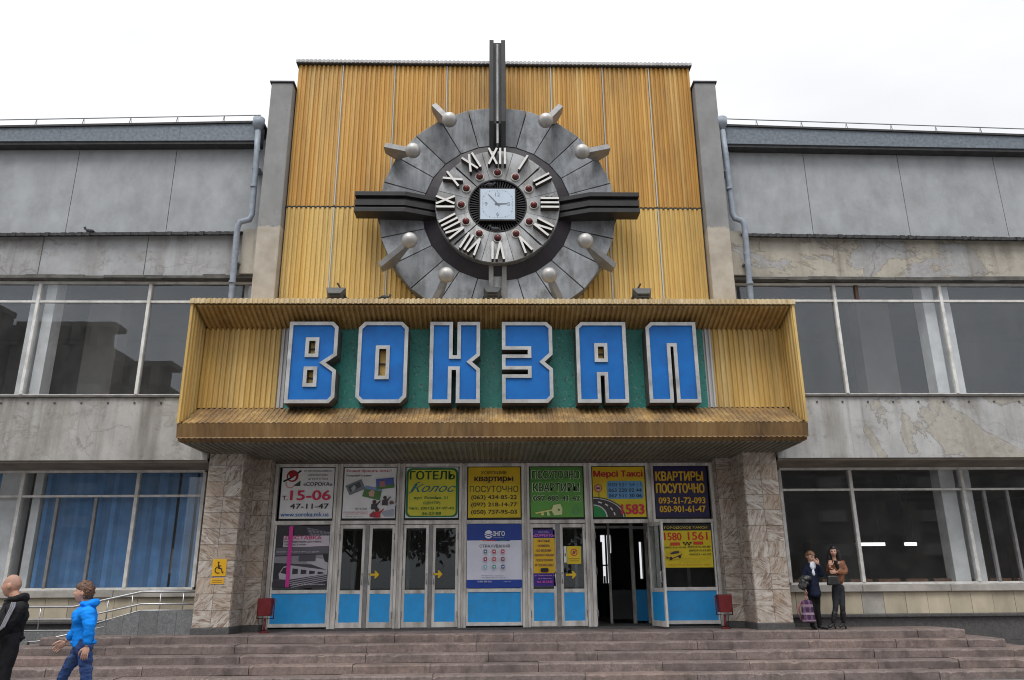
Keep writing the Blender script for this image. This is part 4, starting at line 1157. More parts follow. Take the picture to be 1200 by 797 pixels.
# side view of a saloon car
p.poly([(.04, .74), (.1, .66), (.2, .61), (.32, .6), (.36, .66), (.36, .74), (.3, .8), (.1, .82)], (196, 166, 30)); p.poly([(.12, .67), (.2, .625), (.3, .62), (.31, .67), (.14, .7)], (50, 48, 50))
p.band([(.04, .76), (.14, .8), (.36, .7)], .02, (46, 40, 30)); p.disc(.13, .79, .032, (28, 26, 28)); p.disc(.31, .75, .03, (28, 26, 28))
for k in range(3): p.text('Перевозка грузов и пассажиров по городу', .3, .95-.1*k, .775+.045*k, .795+.045*k, (96, 84, 30), .004)
p.text('ЗАКАЗ ТАКСИ БЕСПЛАТНО С МОБ.', .06, .92, .92, .95, (190, 70, 30), .008)
p.build('poster', 'yellow and black taxi poster behind the open door leaf at right', 'poster')

# sheet, small labels and arrows stuck on the door glass
xa = BX[5]-0.5
p = Print(xa, xa+0.30, 2.05, 2.42, -0.045, (206, 180, 34))
p.disc(.5, .36, .26, (190, 60, 60), inner=.19); p.disc(.5, .36, .11, (60, 66, 80)); p.band([(.3, .5), (.7, .22)], .05, (190, 60, 60)); p.rect(.1, .9, .68, .74, (170, 140, 40)); p.rect(.15, .85, .8, .85, (170, 140, 40))
p.build('notice', 'small yellow notice taped to the glass of the door beside the open doorway', 'notice')
p = Print(xa-0.07, xa-0.01, 2.08, 2.42, -0.045, (206, 208, 206)); p.rect(.3, .7, .45, .62, (60, 60, 66))
p.build('notice', 'narrow white paper strip beside the small yellow notice on the door glass', 'notice')
def arrow(x, z, label, w=0.23, dark=False):
    b = MB().use(print_mat((214, 176, 30)))
    pts = [(0, -.022), (.62, -.022), (.55, -.08), (.68, -.08), (1, 0), (.68, .08), (.55, .08), (.62, .022), (0, .022)]
    b.prism([(x+u*w, -0.052, z+v*w*4.2*0.23/w) for u, v in pts], (0, 0.003, 0))
    o = b.build('arrow_sticker'); tag(o, label, 'arrow', 'yellow arrow stickers on the door glass')
    return o
arrow(bp(432, 676, 0).x, 1.86, 'yellow arrow sticker on the right glass of the second bay doors')
arrow(bp(506, 676, 0).x, 1.86, 'yellow arrow sticker on the right glass of the third bay doors')
arrow(bp(664, 676, 0).x-0.02, 1.83, 'yellow arrow sticker under the small yellow notice')

# ================================================================== CLOCK
CC = Vector((0.11, -1.44, 9.53))
ck = thing('station_clock', 'huge round grey station clock with white roman numerals and four dark arms', 'clock', CC)
def pol(r, a, y=0.0):
    """a in degrees clockwise from twelve"""
    return Vector((r*math.sin(R(a)), y, r*math.cos(R(a))))
# back plate and outer ring of 24 sheets
b = MB().use(M['black']); b.lathe((0, 0, 0), (0, -1, 0), [(-0.03, 2.52), (0.24, 2.52)], 24); b.build('back_plate', None, ck)
b = MB().use(M['ring'])
for i in range(24):
    a0, a1 = i*15+0.22, (i+1)*15-0.22
    b.tile = rnd.random()
    ro, ri = 2.62, 1.66
    f = [pol(ri, a0, -0.30), pol(ro, a0, -0.36), pol(ro, a1, -0.36), pol(ri, a1, -0.30)]
    k = [pol(ri, a0, 0.02), pol(ro-0.0, a0, 0.02), pol(ro-0.0, a1, 0.02), pol(ri, a1, 0.02)]
    b.hexa(f, k)
b.build('outer_ring', None, ck, bevel=0.008)
b = MB().use(M['purple_dark']); b.lathe((0, 0, 0), (0, -1, 0), [(0.2, 1.70), (0.27, 1.69), (0.40, 1.36)], 48); b.build('dark_ring', None, ck)
# inner drum: face split into four by dark joints, twelve sectors
b = MB().use(M['ring_in'])
for i in range(12):
    a0, a1 = i*30-15, i*30+15
    g0 = 1.0 if i % 3 == 2 else 0.25
    g1 = 1.0 if i % 3 == 1 else 0.25
    b.tile = rnd.random()
    n = 3
    for j in range(n):
        s0 = a0+(a1-a0)*j/n+(g0 if j == 0 else 0); s1 = a0+(a1-a0)*(j+1)/n-(g1 if j == n-1 else 0)
        b.hexa([pol(.62, s0, -.58), pol(1.345, s0, -.58), pol(1.345, s1, -.58), pol(.62, s1, -.58)],
               [pol(.62, s0, -.36), pol(1.345, s0, -.36), pol(1.345, s1, -.36), pol(.62, s1, -.36)])
b.build('numeral_ring', None, ck)
b = MB().use(M['ring']); b.lathe((0, 0, 0), (0, -1, 0), [(0.30, 1.355), (0.555, 1.355), (.555, 1.30), (.30, 1.30)], 60); b.build('drum_rim', None, ck)
b = MB().use(M['black']); b.lathe((0, 0, 0), (0, -1, 0), [(0.25, 1.32), (0.50, 1.32)], 48)
b.build('drum_core', None, ck)
b = MB().use(M['black'])
for i in range(60):
    a = i*6
    b.hexa([pol(.30, a-1.2, -.53), pol(.615, a-1.2, -.545), pol(.615, a+1.2, -.545), pol(.30, a+1.2, -.53)],
           [pol(.30, a-1.2, -.50), pol(.615, a-1.2, -.50), pol(.615, a+1.2, -.50), pol(.30, a+1.2, -.50)])
b.build('ribbed_disc', M['arm'], ck)
b = MB().use(M['black']); b.lathe((0, 0, 0), (0, -1, 0), [(.5, .645), (.585, .645), (.585, .615), (.5, .615)], 48); b.build('inner_rim', None, ck)
# square dial
dw, dh = 0.375, 0.365
b = MB().use(M['black']); b.box(-dw-.03, dw+.03, -.56, -.45, -dh-.03, dh+.03)
fr = b.build('dial', None, ck, loc=(0, -0.08, 0.0))
b = MB().use(M['dial']); b.box(-dw, dw, -.572, -.561, -dh, dh); b.build('dial_plate', None, fr)
b = MB().use(M['dial_mark'])
for i in range(60):
    a = R(i*6); k = 0.33/max(abs(math.sin(a)), abs(math.cos(a)))
    k = min(k, 0.37); L = 0.035 if i % 5 == 0 else 0.018
    dx, dz = math.sin(a), math.cos(a); t_ = 0.006 if i % 5 == 0 else 0.0035
    P0, P1 = Vector((dx*k, -.5745, dz*k)), Vector((dx*(k-L), -.5745, dz*(k-L))); sv = Vector((dz*t_, 0, -dx*t_))
    b.prism([P0+sv, P1+sv, P1-sv, P0-sv], (0, .002, 0))
for tx, x, z, w_ in (('12', 0, .23, .10), ('3', .24, 0, .055), ('6', 0, -.24, .06), ('9', -.25, 0, .06)):
    vs_, fs_ = text_geo(tx, .0)
    b.add([(x-w_/2+w_*u, -.5746, z-.045+.09*v) for u, v in vs_], fs_)
b.build('dial_marking', None, fr)
def hand(nm, a, L, w):
    b = MB().use(M['hand']); dx, dz = math.sin(R(a)), math.cos(R(a)); sv = Vector((dz*w, 0, -dx*w))
    c0 = Vector((0, -.582-(0.004 if L > .25 else 0), 0)); dv = Vector((dx, 0, dz))
    b.prism([c0-dv*.06+sv, c0+dv*L+sv*.5, c0+dv*L-sv*.5, c0-dv*.06-sv], (0, .003, 0)); b.build(nm, None, fr)
hand('hour_hand', 87, .22, .017); hand('minute_hand', 319, .31, .012)
# raised numerals, feet towards the centre
def bar(b, x0, y0, x1, y1, w):
    d = Vector((x1-x0, y1-y0)); n_ = Vector((-d.y, d.x)).normalized()*w/2
    return [(x0+n_.x, y0+n_.y), (x1+n_.x, y1+n_.y), (x1-n_.x, y1-n_.y), (x0-n_.x, y0-n_.y)]
H = 0.40; wI, wV, wb = 0.105, 0.20, 0.046
for i, s_ in enumerate(('XII', 'I', 'II', 'III', 'IV', 'V', 'VI', 'VII', 'VIII', 'IX', 'X', 'XI')):
    W_ = sum(wI if c_ == 'I' else wV+.02 for c_ in s_); x = -W_/2
    b = MB(); lst = []
    for c_ in s_:
        if c_ == 'I': lst.append(bar(b, x+wI/2, 0, x+wI/2, H, wb)); x += wI
        elif c_ == 'V':
            lst.append(bar(b, x+.03, H, x+.01+wV/2, 0, wb)); lst.append(bar(b, x+wV-.01, H, x+.01+wV/2, 0, wb)); x += wV+.02
        else:
            lst.append(bar(b, x+.02, H, x+wV-.0, 0, wb)); lst.append(bar(b, x+wV, H, x+.02, 0, wb)); x += wV+.02
    for j, q in enumerate(lst):
        a = R(i*30)
        pts = []
        for (u, v) in q:
            rr_ = 0.93+v
            pts.append(Vector((u*math.cos(a)+rr_*math.sin(a), -.74-.0015*j, -u*math.sin(a)+rr_*math.cos(a))))
        b.prism(pts, (0, .165+.0015*j, 0), front=M['numeral_face'], side=M['numeral_side'])
    b.build('numeral', None, ck)
# dark red indicator lamps in pale collars
lm = None
for i in range(12):
    q = pol(.79, i*30, -.58)
    if lm is None:
        b = MB().use(M['lamp_red']); b.ball((0, -.055, 0), .066, 16); b.smooth = False
        b.use(M['black']); b.lathe((0, 0, 0), (0, -1, 0), [(-.0, .07), (.03, .06)], 16)
        lm = b.build('indicator_lamp', None, ck)
        b = MB().use(M['lamp_collar']); b.lathe((0, 0, 0), (0, -1, 0), [(-.01, .098), (.035, .098), (.035, .078), (-.01, .078)], 24); b.build('collar', None, lm)
        lm.location = q
    else:
        c_ = copy_tree(lm, ck); c_.location = q
# four arms
def arm(name, ang, r0, r1, hw, y0, y1, mats, plates=True):
    """radial arm: leaves the drum, rises over the outer ring, ends in a square tip"""
    b = MB()
    def q(r, u, y):
        a = R(ang); return Vector((u*math.cos(a)+r*math.sin(a), y, -u*math.sin(a)+r*math.cos(a)))
    def plate(u0, u1, dy):
        pts = [q(r0, u0, -.30), q(r0, u0, y0+dy), q(2.0, u0, y1+dy), q(r1, u0, y1+dy), q(r1, u0, y1+.36), q(2.62, u0, y1+.36), q(2.62, u0, -.05), q(1.5, u0, -.05)]
        b.prism(pts, q(0, u1, 0)-q(0, u0, 0))
    b.use(mats[0]); plate(-hw, -hw+.10, 0); plate(hw-.10, hw, 0)
    b.use(mats[1]); plate(-hw+.10, hw-.10, .10)
    b.use(mats[0]); plate(-hw*.28, hw*.28, .045) if plates else None
    return b.build(name, None, ck, bevel=0.008)
A_ = (M['arm'], M['arm'])
arm('clock_arm', 270, 1.34, 3.08, .24, -.50, -.76, A_)
arm('clock_arm', 90, 1.34, 3.08, .24, -.50, -.76, A_)
arm('clock_arm', 0, 1.34, 4.16, .185, -.50, -.76, (M['arm'], M['arm']), False)
b = MB(); b.box(-.022, .022, -.685, -.60, 2.05, 4.1); b.box(-.022, .022, -.66, -.45, 1.5, 2.049); b.build('light_strip', M['ring_in'], ck)
arm('clock_arm', 180, 1.34, 2.9, .19, -.42, -.42, (M['arm_mid'], M['ring_in']), False)
# eight silver balls on brackets
for a in (30, 60, 120, 150, 210, 240, 300, 330):
    b = MB().use(M['ball_arm'])
    tx = pol(.06, a+90); rd = pol(1, a)
    P_ = lambda r, y, s: rd*r+Vector((0, y, 0))+tx*s
    tv = tx*2
    b.prism([P_(r_, y_, -1) for r_, y_ in ((2.08, -1.09), (2.88, -.66), (2.88, -.38), (2.58, -.33), (2.08, -.99))], tv)
    br = b.build('ball_bracket', None, ck, bevel=0.006)
    b = MB().use(M['ball']); b.ball(rd*2.11+Vector((0, -1.06, 0)), .165, 28); b.build('ball', None, br)

# ================================================================== LETTERS
def contour(o, w):
    """inset of a polygon (counter-clockwise in u right, v up) by w"""
    n = len(o); res = []
    for i in range(n):
        p0, p1, p2 = Vector(o[i-1]), Vector(o[i]), Vector(o[(i+1) % n])
        d1 = (p1-p0).normalized(); d2 = (p2-p1).normalized()
        n1 = Vector((-d1.y, d1.x)); n2 = Vector((-d2.y, d2.x))
        m = n1+n2; m /= max(0.3, m.dot(n1)) if m.length else 1
        res.append(p1+m*w)
    return [tuple(q) for q in res]
def area(p): return sum(a[0]*b_[1]-b_[0]*a[1] for a, b_ in zip(p, p[1:]+p[:1]))/2
def fill(polys, y):
    """triangulated plane of outer boundary minus holes"""
    bm = bmesh.new(); es = []
    for pl in polys:
        vs = [bm.verts.new((u, y, v)) for u, v in pl]
        es += [bm.edges.new((vs[i], vs[(i+1) % len(vs)])) for i in range(len(vs))]
    bmesh.ops.triangle_fill(bm, use_beauty=True, use_dissolve=False, edges=es)
    bm.verts.index_update()
    v = [tuple(p.co) for p in bm.verts]; f = [tuple(q.index for q in fc.verts) for fc in bm.faces]
    bm.free(); return v, f
def letter(name_label, x0, x1, z0, z1, outer, holes):
    W_, H_ = x1-x0, z1-z0
    sc = lambda pl: [(u*W_, (1-v)*H_) for u, v in pl]
    o = sc(outer)
    if area(o) < 0: o.reverse()
    hs_ = []
    for h in holes:
        h = sc(h)
        if area(h) > 0: h.reverse()
        hs_.append(h)
    allp = [o]+hs_
    rimw = 0.072; dep = 0.42; rec = 0.035
    inn = [contour(pl, rimw) for pl in allp]
    root = thing('sign_letter', name_label, 'letter', (x0, -1.915-dep, z0), 0, 'blue letters of the station sign')
    b = MB().use(M['letter_side'])
    for pl in allp:
        n = len(pl)
        for i in range(n):
            a, c = pl[i], pl[(i+1) % n]
            b.add([(a[0], .03, a[1]), (c[0], .03, c[1]), (c[0], dep, c[1]), (a[0], dep, a[1])], [(0, 1, 2, 3)])
    v, f = fill(allp, dep); b.add(v, f)
    b.build('letter_box', None, root)
    b = MB().use(M['silver'])
    for pl, il in zip(allp, inn):
        n = len(pl)
        for i in range(n):
            j = (i+1) % n
            a, c, ai, ci = pl[i], pl[j], il[i], il[j]
            b.add([(a[0], 0, a[1]), (c[0], 0, c[1]), (ci[0], 0, ci[1]), (ai[0], 0, ai[1])], [(0, 1, 2, 3)])
            b.add([(ai[0], 0, ai[1]), (ci[0], 0, ci[1]), (ci[0], rec+.02, ci[1]), (ai[0], rec+.02, ai[1])], [(0, 1, 2, 3)])
            b.add([(a[0], 0, a[1]), (c[0], 0, c[1]), (c[0], .05, c[1]), (a[0], .05, a[1])], [(0, 1, 2, 3)])
    b.build('letter_rim', None, root)
    v, f = fill(inn, rec)
    b = MB().use(M['blue_letter']); b.add(v, f); b.build('letter_face', None, root)
    for h in hs_:
        if len(h) == 4:      # closed counters show a tin-yellow bottom with a cross bar
            us = [q[0] for q in h]; zs_ = [q[1] for q in h]
            b = MB().use(M['clad_lo']); b.box(min(us)+.002, max(us)-.002, .16, .18, min(zs_)+.002, max(zs_)-.002)
            b.use(M['arm']); zm = (min(zs_)+max(zs_))/2; b.box(min(us)+.002, max(us)-.002, .12, .15, zm-.012, zm+.012)
            b.build('counter_plate', None, root)
    return root
rc = lambda u0, u1, v0, v1: [(u0, v0), (u1, v0), (u1, v1), (u0, v1)]
LZ0, LZ1 = 5.06, 6.745
LW = [(-4.08, -3.16+0.0), (-2.70, -1.70), (-1.26, -0.25), (0.19, 1.21), (1.69, 2.71), (3.12, 4.15)]
LW[0] = (-4.09, -3.11)
letter('blue letter В with silver rim and two slots, first of the sign', *LW[0], LZ0, LZ1,
       [(0, 0), (.89, 0), (1, .065), (1, .42), (.78, .51), (1, .60), (1, .93), (.89, 1), (0, 1)], [rc(.42, .55, .24, .40), rc(.42, .55, .60, .76)])
letter('blue letter О with cut corners and one slot in its centre', *LW[1], LZ0, LZ1,
       [(.12, 0), (.88, 0), (1, .075), (1, .925), (.88, 1), (.12, 1), (0, .925), (0, .075)], [rc(.43, .57, .34, .67)])
letter('blue letter К with notch in its right side', *LW[2], LZ0, LZ1,
       [(0, 0), (.455, 0), (.455, .42), (.545, .42), (.545, 0), (1, 0), (1, .42), (.84, .5), (1, .585), (1, 1), (.53, 1), (.53, .60), (.44, .60), (.44, 1), (0, 1)], [])
letter('blue letter З with two slots open to the left', *LW[3], LZ0, LZ1,
       [(0, 0), (.89, 0), (1, .065), (1, .41), (.84, .5), (1, .585), (1, .93), (.89, 1), (0, 1), (0, .655), (.51, .655), (.51, .595), (0, .595), (0, .41), (.51, .41), (.51, .35), (0, .35)], [])
letter('blue letter А with small square slot above an open foot', *LW[4], LZ0, LZ1,
       [(.11, 0), (1, 0), (1, 1), (.54, 1), (.54, .67), (.46, .67), (.46, 1), (0, 1), (0, .065)], [rc(.43, .55, .31, .46)])
letter('blue letter Л with one tall slot from below, last of the sign', *LW[5], LZ0, LZ1,
       [(.11, 0), (1, 0), (1, 1), (.53, 1), (.53, .31), (.47, .31), (.47, 1), (0, 1), (0, .065)], [])

# ================================================================== FITTINGS
# downpipes with hopper heads and a swan neck over the tin ledge
for sgn, lab in ((-1, 'grey zinc downpipe with hopper head left of the ochre block'), (1, 'grey zinc downpipe with hopper head right of the ochre block')):
    pts = [(-5.39, 11.74), (-5.37, 11.0), (-5.36, 9.55), (-5.40, 9.42), (-5.58, 9.34), (-5.63, 9.22), (-5.63, 7.4), (-5.63, 5.7)] if sgn < 0 else [(5.36, 11.84), (5.40, 11.0), (5.44, 9.62), (5.48, 9.50), (5.62, 9.42), (5.66, 9.30), (5.66, 7.4), (5.66, 5.7)]
    root = thing('downpipe', lab, 'downpipe', (pts[-1][0], -1.5, 5.7))
    ox = Vector((pts[-1][0], -1.5, 5.7))
    ys = [-1.58, -1.55, -1.50, -1.50, -1.55, -1.55, -1.46, -1.46]
    b = MB(); b.tube([Vector((x, y, z))-ox for (x, z), y in zip(pts, ys)], .066, 14)
    for z in (11.1, 10.2, 8.6, 7.9): 
        xx = pts[1][0] if z > 9.5 else pts[-1][0]
        b.lathe(Vector((xx, -1.545 if z > 9.5 else -1.51, z))-ox, (0, 0, 1), [(0, .074), (.05, .074)], 14)
    b.build('pipe', M['galv'], root)
    b = MB(); b.smooth = True; b.lathe(Vector((pts[0][0], -1.58, pts[0][1]))-ox, (0, 0, 1), [(-.1, .07), (0, .105), (.03, .13), (.2, .135), (.2, .12)], 16); b.build('hopper', M['galv'], root)
    b = MB()
    for z, y in ((10.7, -1.53), (8.4, -1.5)):
        xx = pts[1][0] if z > 9.5 else pts[-1][0]
        b.box(xx-.09-ox.x, xx+.09-ox.x, y-.01-ox.y, -1.2-ox.y, z-.015-ox.z, z+.015-ox.z)
    b.build('bracket', M['wire'], root)

# wire guard rails along both roofs
for sgn in (-1, 1):
    root = thing('roof_railing', 'thin wire guard rail along the roof of the %s wing' % ('left' if sgn < 0 else 'right'), 'railing', (sgn*5.4, -1.3, 12.1))
    zr = lambda x: 11.93-0.03*(abs(x)-5.24)
    b = MB(); xs = [5.45, 8, 11, 14, 18.5]
    b.tube([(sgn*(x-5.4), 0, zr(x)+.30-12.1) for x in xs], .014, 6)
    b.build('wire', M['wire'], root)
    x = 6.3
    while x < 18:
        b = MB(); zz = zr(x)-12.1; xl_ = sgn*(x-5.4)
        b.tube([(xl_-.05, 0, zz-.02), (xl_, 0, zz+.30)], .009, 5); b.tube([(xl_+.05, 0, zz-.02), (xl_, 0, zz+.30)], .009, 5)
        b.build('post', M['wire'], root); x += 1.08

# floodlights on the canopy
def flood(x, lab, big=1.0, z=7.15, y=-2.0, boom=0):
    root = thing('floodlight', lab, 'floodlight', (x, y, z), 0, 'floodlights on top of the canopy')
    def tq(x, y, z):
        c_, n_ = math.cos(R(32)), math.sin(R(32)); z -= .2
        return (x*big, .09+(y*c_-z*n_)*big, .2+(y*n_+z*c_)*big)
    b = MB().use(M['lampbody']); b.hexa([tq(-.10, -.08, .09), tq(.10, -.08, .09), tq(.10, -.08, .30), tq(-.10, -.08, .30)], [tq(-.15, .06, .05), tq(.15, .06, .05), tq(.15, .06, .35), tq(-.15, .06, .35)])
    for k in range(5): b.hexa([tq(-.09, -.11, .11+.045*k), tq(.09, -.11, .11+.045*k), tq(.09, -.11, .12+.045*k), tq(-.09, -.11, .12+.045*k)], [tq(-.09, -.078, .11+.045*k), tq(.09, -.078, .11+.045*k), tq(.09, -.078, .12+.045*k), tq(-.09, -.078, .12+.045*k)])
    b.build('housing', None, root)
    b = MB().use(M['lens']); b.hexa([tq(-.13, .061, .07), tq(.13, .061, .07), tq(.13, .061, .33), tq(-.13, .061, .33)], [tq(-.13, .07, .07), tq(.13, .07, .07), tq(.13, .07, .33), tq(-.13, .07, .33)]); b.build('glass', None, root)
    b = MB().use(M['black']); b.tube([(-.15*big, .09, .2), (-.15*big, .09, .0), (.15*big, .09, .0), (.15*big, .09, .2)], .013, 6)
    if boom: b.tube([(boom*.34, .09, .0), (boom*.02, .06, .52)], .019, 6); b.tube([(boom*.12, .09, 0), (boom*.30, .09, .03), (boom*.34, .09, .09)], .02, 6)
    b.build('yoke', None, root)
flood(bp(393, 340, -2.0).x, 'dark floodlight on the canopy roof with a slanting rod, left of the clock', 1.35, 7.22, boom=1)
flood(bp(577, 340, -2.0).x, 'pale grey floodlight on the canopy roof directly below the clock', 1.25, 7.26)
flood(bp(753, 340, -2.0).x, 'dark floodlight on the canopy roof with a slanting rod, right of the clock', 1.35, 7.22, boom=-1)

# wheelchair sign on the left pilaster
xs0, xs1 = bp(250, 656, -1.13).x, bp(266, 656, -1.13).x
p = Print(xs0, xs1, 1.84, 2.16, -1.135, (214, 166, 30))
p.rrect(.06, .94, .05, .95, .12, (206, 158, 26))
K = (40, 34, 26)
p.disc(.42, .2, .075, K, 12); p.band([(.43, .27), (.45, .55)], .09, K); p.band([(.45, .4), (.64, .4)], .06, K); p.band([(.44, .55), (.66, .55), (.76, .8), (.84, .77)], .075, K)
p.disc(.44, .64, .25, K, 20, 60, 300, inner=.19)
ws = p.build('wheelchair_sign', 'yellow wheelchair sign on the left marble pilaster', 'sign')
b = MB().use(print_mat((206, 158, 40))); b.box(xs0-.01, xs1-.02, -1.135, -1.122, 1.69, 1.80); b.use(print_mat((150, 110, 40)))
for k in range(2): b.box(xs0+.02, xs1-.05, -1.1365, -1.1352, 1.715+.035*k, 1.73+.035*k)
b.build('caption_plate', None, ws)

# tilting litter bins
def litter_bin(x, lab):
    root = thing('litter_bin', lab, 'bin', (x, -.62, ZT))
    b = MB().use(M['bin']); z0, z1 = .32, .66
    b.hexa([(-.125, -.10, z0), (.125, -.10, z0), (.14, -.15, z1), (-.14, -.15, z1)], [(-.125, .06, z0), (.125, .06, z0), (.14, .08, z1), (-.14, .08, z1)])
    b.build('bucket', None, root, bevel=.01)
    b = MB().use(M['black']); b.hexa([(-.125, -.13, z1+.001), (.125, -.13, z1+.001), (.125, .06, z1+.001), (-.125, .06, z1+.001)], [(-.125, -.13, z1+.004), (.125, -.13, z1+.004), (.125, .06, z1+.004), (-.125, .06, z1+.004)]); b.build('opening', None, root)
    b = MB().use(M['bin']); b.tube([(-.165, 0, .64), (-.165, 0, .27), (.165, 0, .27), (.165, 0, .64)], .014, 8); b.tube([(-.165, 0, .6), (-.12, 0, .6)], .012, 6); b.tube([(.165, 0, .6), (.12, 0, .6)], .012, 6)
    b.build('frame', None, root)
    b = MB().use(M['bin']); b.tube([(0, 0, 0), (0, 0, .272)], .025, 10); b.lathe((0, 0, 0), (0, 0, 1), [(0, .1), (.015, .1), (.03, .03)], 14); b.build('stand', None, root)
litter_bin(bp(311, 720, -.62).x, 'dark red litter bin on a stand beside the left pilaster')
litter_bin(bp(849, 718, -.62).x, 'dark red litter bin on a stand beside the right pilaster')

# ramp wall with steel hand rails on the left
rp = thing('ramp', 'grey tiled access ramp wall with steel hand rails left of the entrance', 'ramp', (-7.0, -0.9, 0))
o_ = Vector((-7.0, -.9, 0))
def slab(prof, y0, y1, z0=0.0, name='ramp_wall', mat=None):
    b = MB()
    for (xa, za), (xb, zb) in zip(prof, prof[1:]):
        n = max(1, round(abs(xb-xa)/.32))
        for i in range(n):
            b.tile = rnd.random()
            u0, u1 = xa+(xb-xa)*i/n, xa+(xb-xa)*(i+1)/n; h0, h1 = za+(zb-za)*i/n, za+(zb-za)*(i+1)/n
            e_ = .002
            b.hexa([(u0+e_+7, y0+.9, z0), (u1-e_+7, y0+.9, z0), (u1-e_+7, y0+.9, h1), (u0+e_+7, y0+.9, h0)],
                   [(u0+e_+7, y1+.9, z0), (u1-e_+7, y1+.9, z0), (u1-e_+7, y1+.9, h1), (u0+e_+7, y1+.9, h0)])
    return b.build(name, mat or M['ramp_stone'], rp)
slab([(-9.6, .82), (-8.2, .82), (-6.95, 1.19), (-5.87, 1.19)], -.92, -.82)
slab([(-9.9, .66), (-9.6, .68), (-8.9, .66)], -1.2, -1.1)
def rail(pts, y, r, base=None):
    b = MB(); b.tube([(x+7, y+.9, z) for x, z in pts], r, 10); return b.build('hand_rail', M['steel'], rp)
up = [(-11.5, 1.29), (-8.28, 1.28), (-6.97, 1.555), (-5.89, 1.55)]
rail(up, -.87, .024); rail([(x, z-.235) for x, z in up], -.87, .018); rail([(x, z-.44) for x, z in up][:2]+[(-6.97, 1.20), (-5.89, 1.20)], -.87, .014)
for x in (-10.2, -8.92, -8.1, -7.62, -7.15, -6.6, -6.15):
    zt_ = 1.285 if x < -8.28 else (1.28+(x+8.28)/1.31*.275 if x < -6.97 else 1.55)
    b = MB(); b.tube([(x+7, .03, zt_-.42), (x+7, .03, zt_)], .014, 8); b.build('rail_post', M['steel'], rp)
rail([(-9.9, .60), (-8.75, .66), (-7.5, .92)], -1.16, .014)
slab([(-9.75, .50), (-8.85, .52)], -1.5, -1.4)

# vertical blinds behind the left ground floor glazing
def blind(x0, x1, lab, gaps=()):
    b = MB().use(M['blind']); x = x0
    while x < x1-.05:
        b.tile = rnd.random(); an = rnd.uniform(.15, .45)
        if not any(ga < x < gb for ga, gb in gaps):
            sw = rnd.uniform(-.012, .012)
            v = Vector((math.cos(an)*.062, math.sin(an)*.062, 0)); c0 = Vector((x+.05, .22, 0))
            pts = [c0-v+Vector((sw, 0, 1.62)), c0+v+Vector((sw, 0, 1.62)), c0+v+Vector((0, 0, 4.05)), c0-v+Vector((0, 0, 4.05))]
            b.hexa(pts, [q+Vector((0, .004, 0)) for q in pts])
        x += .098
    b.use(M['alu']); b.box(x0, x1, .19, .25, 4.06, 4.10)
    o = b.build('vertical_blind'); tag(o, lab, 'blind', 'blue vertical blinds in the left shop windows')
blind(-12.3, -10.3, 'blue vertical blind at the far left edge, left of the pale column')
blind(-9.80, -7.70, 'closed blue vertical blind in the wide window left of the entrance')
blind(-7.74, -6.36, 'blue vertical blind with missing slats next to the left pilaster', gaps=((-7.02, -6.93), (-6.62, -6.53)))

# lit tube lamps inside the right-hand hall
for x, w_, lab in ((bp(1020, 637, 3.0).x, .36, 'long lit tube lamp seen through the right shop window'), (bp(1067, 637, 3.0).x, .14, 'short lit tube lamp seen through the right shop window')):
    root = thing('tube_lamp', lab, 'lamp', (x, 3.0, bp(1040, 636, 3.0).z), 0, 'lit tube lamps in the right hall')
    b = MB().use(M['lit']); b.box(-w_, w_, -.04, .04, -.075, .0); b.build('tube', None, root)
    b = MB().use(M['lampbody']); b.box(-w_-.04, w_+.04, -.07, .07, .001, .05); b.tube([(-w_*.7, 0, .05), (-w_*.7, 0, 1.7)], .01, 6); b.tube([(w_*.7, 0, .05), (w_*.7, 0, 1.7)], .01, 6); b.build('housing', None, root)
# kiosk cabinets far inside the right hall
for x, y, w_, d_, h, lab in ((7.2, 4.5, 1.6, .5, 1.7, 'dark cabinet inside the right hall near the pilaster'), (9.6, 5.0, 1.4, .5, 2.0, 'tall dark cabinet inside the right hall near the pale columns')):
    root = thing('cabinet', lab, 'cabinet', (x, y, ZT-.004))
    b = MB().use(M['brown_paint']); b.box(-w_/2, w_/2, 0, d_, 0, h); b.build('carcass', None, root, bevel=.01)
    b = MB().use(M['dark'])
    for k in (-1, 1): b.box(min(0.01*k, k*(w_/2-.03)), max(0.01*k, k*(w_/2-.03)), -.02, -.001, .06, h-.05)
    b.build('door', None, root)

# ================================================================== PIGEONS
def pigeon_mesh():
    b = MB().use(M['pigeon'])
    b.smooth = True
    prof = [(-.17, .012), (-.12, .03), (-.06, .058), (0, .068), (.05, .062), (.085, .042), (.11, .030), (.13, .027)]
    vs, fs = [], []
    n = 12
    for i, (x, r) in enumerate(prof):
        zc = .10+(.05 if x > .08 else 0)*(x-.08)/.05+max(0, x)*.25
        for k in range(n):
            a = 2*math.pi*k/n; vs.append((x, r*math.cos(a)*.9, zc+r*math.sin(a)))
    for i in range(len(prof)-1):
        for k in range(n): fs.append((i*n+k, i*n+(k+1) % n, (i+1)*n+(k+1) % n, (i+1)*n+k))
    fs.append(tuple(range(n))); fs.append(tuple((len(prof)-1)*n+k for k in range(n)))
    b.add(vs, fs)
    b.ball((.135, 0, .205), .032, 12, (1.1, .9, 1)); b.tube([(.115, 0, .15), (.135, 0, .2)], [.034, .026], 10)
    b.hexa([(-.10, -.035, .08), (-.10, .035, .08), (-.27, .03, .055), (-.27, -.03, .055)], [(-.10, -.035, .10), (-.10, .035, .10), (-.27, .03, .063), (-.27, -.03, .063)])
    for s_ in (-1, 1): b.ball((-.03, s_*.05, .115), .06, 10, (1.7, .35, .75))
    return b
PG = None
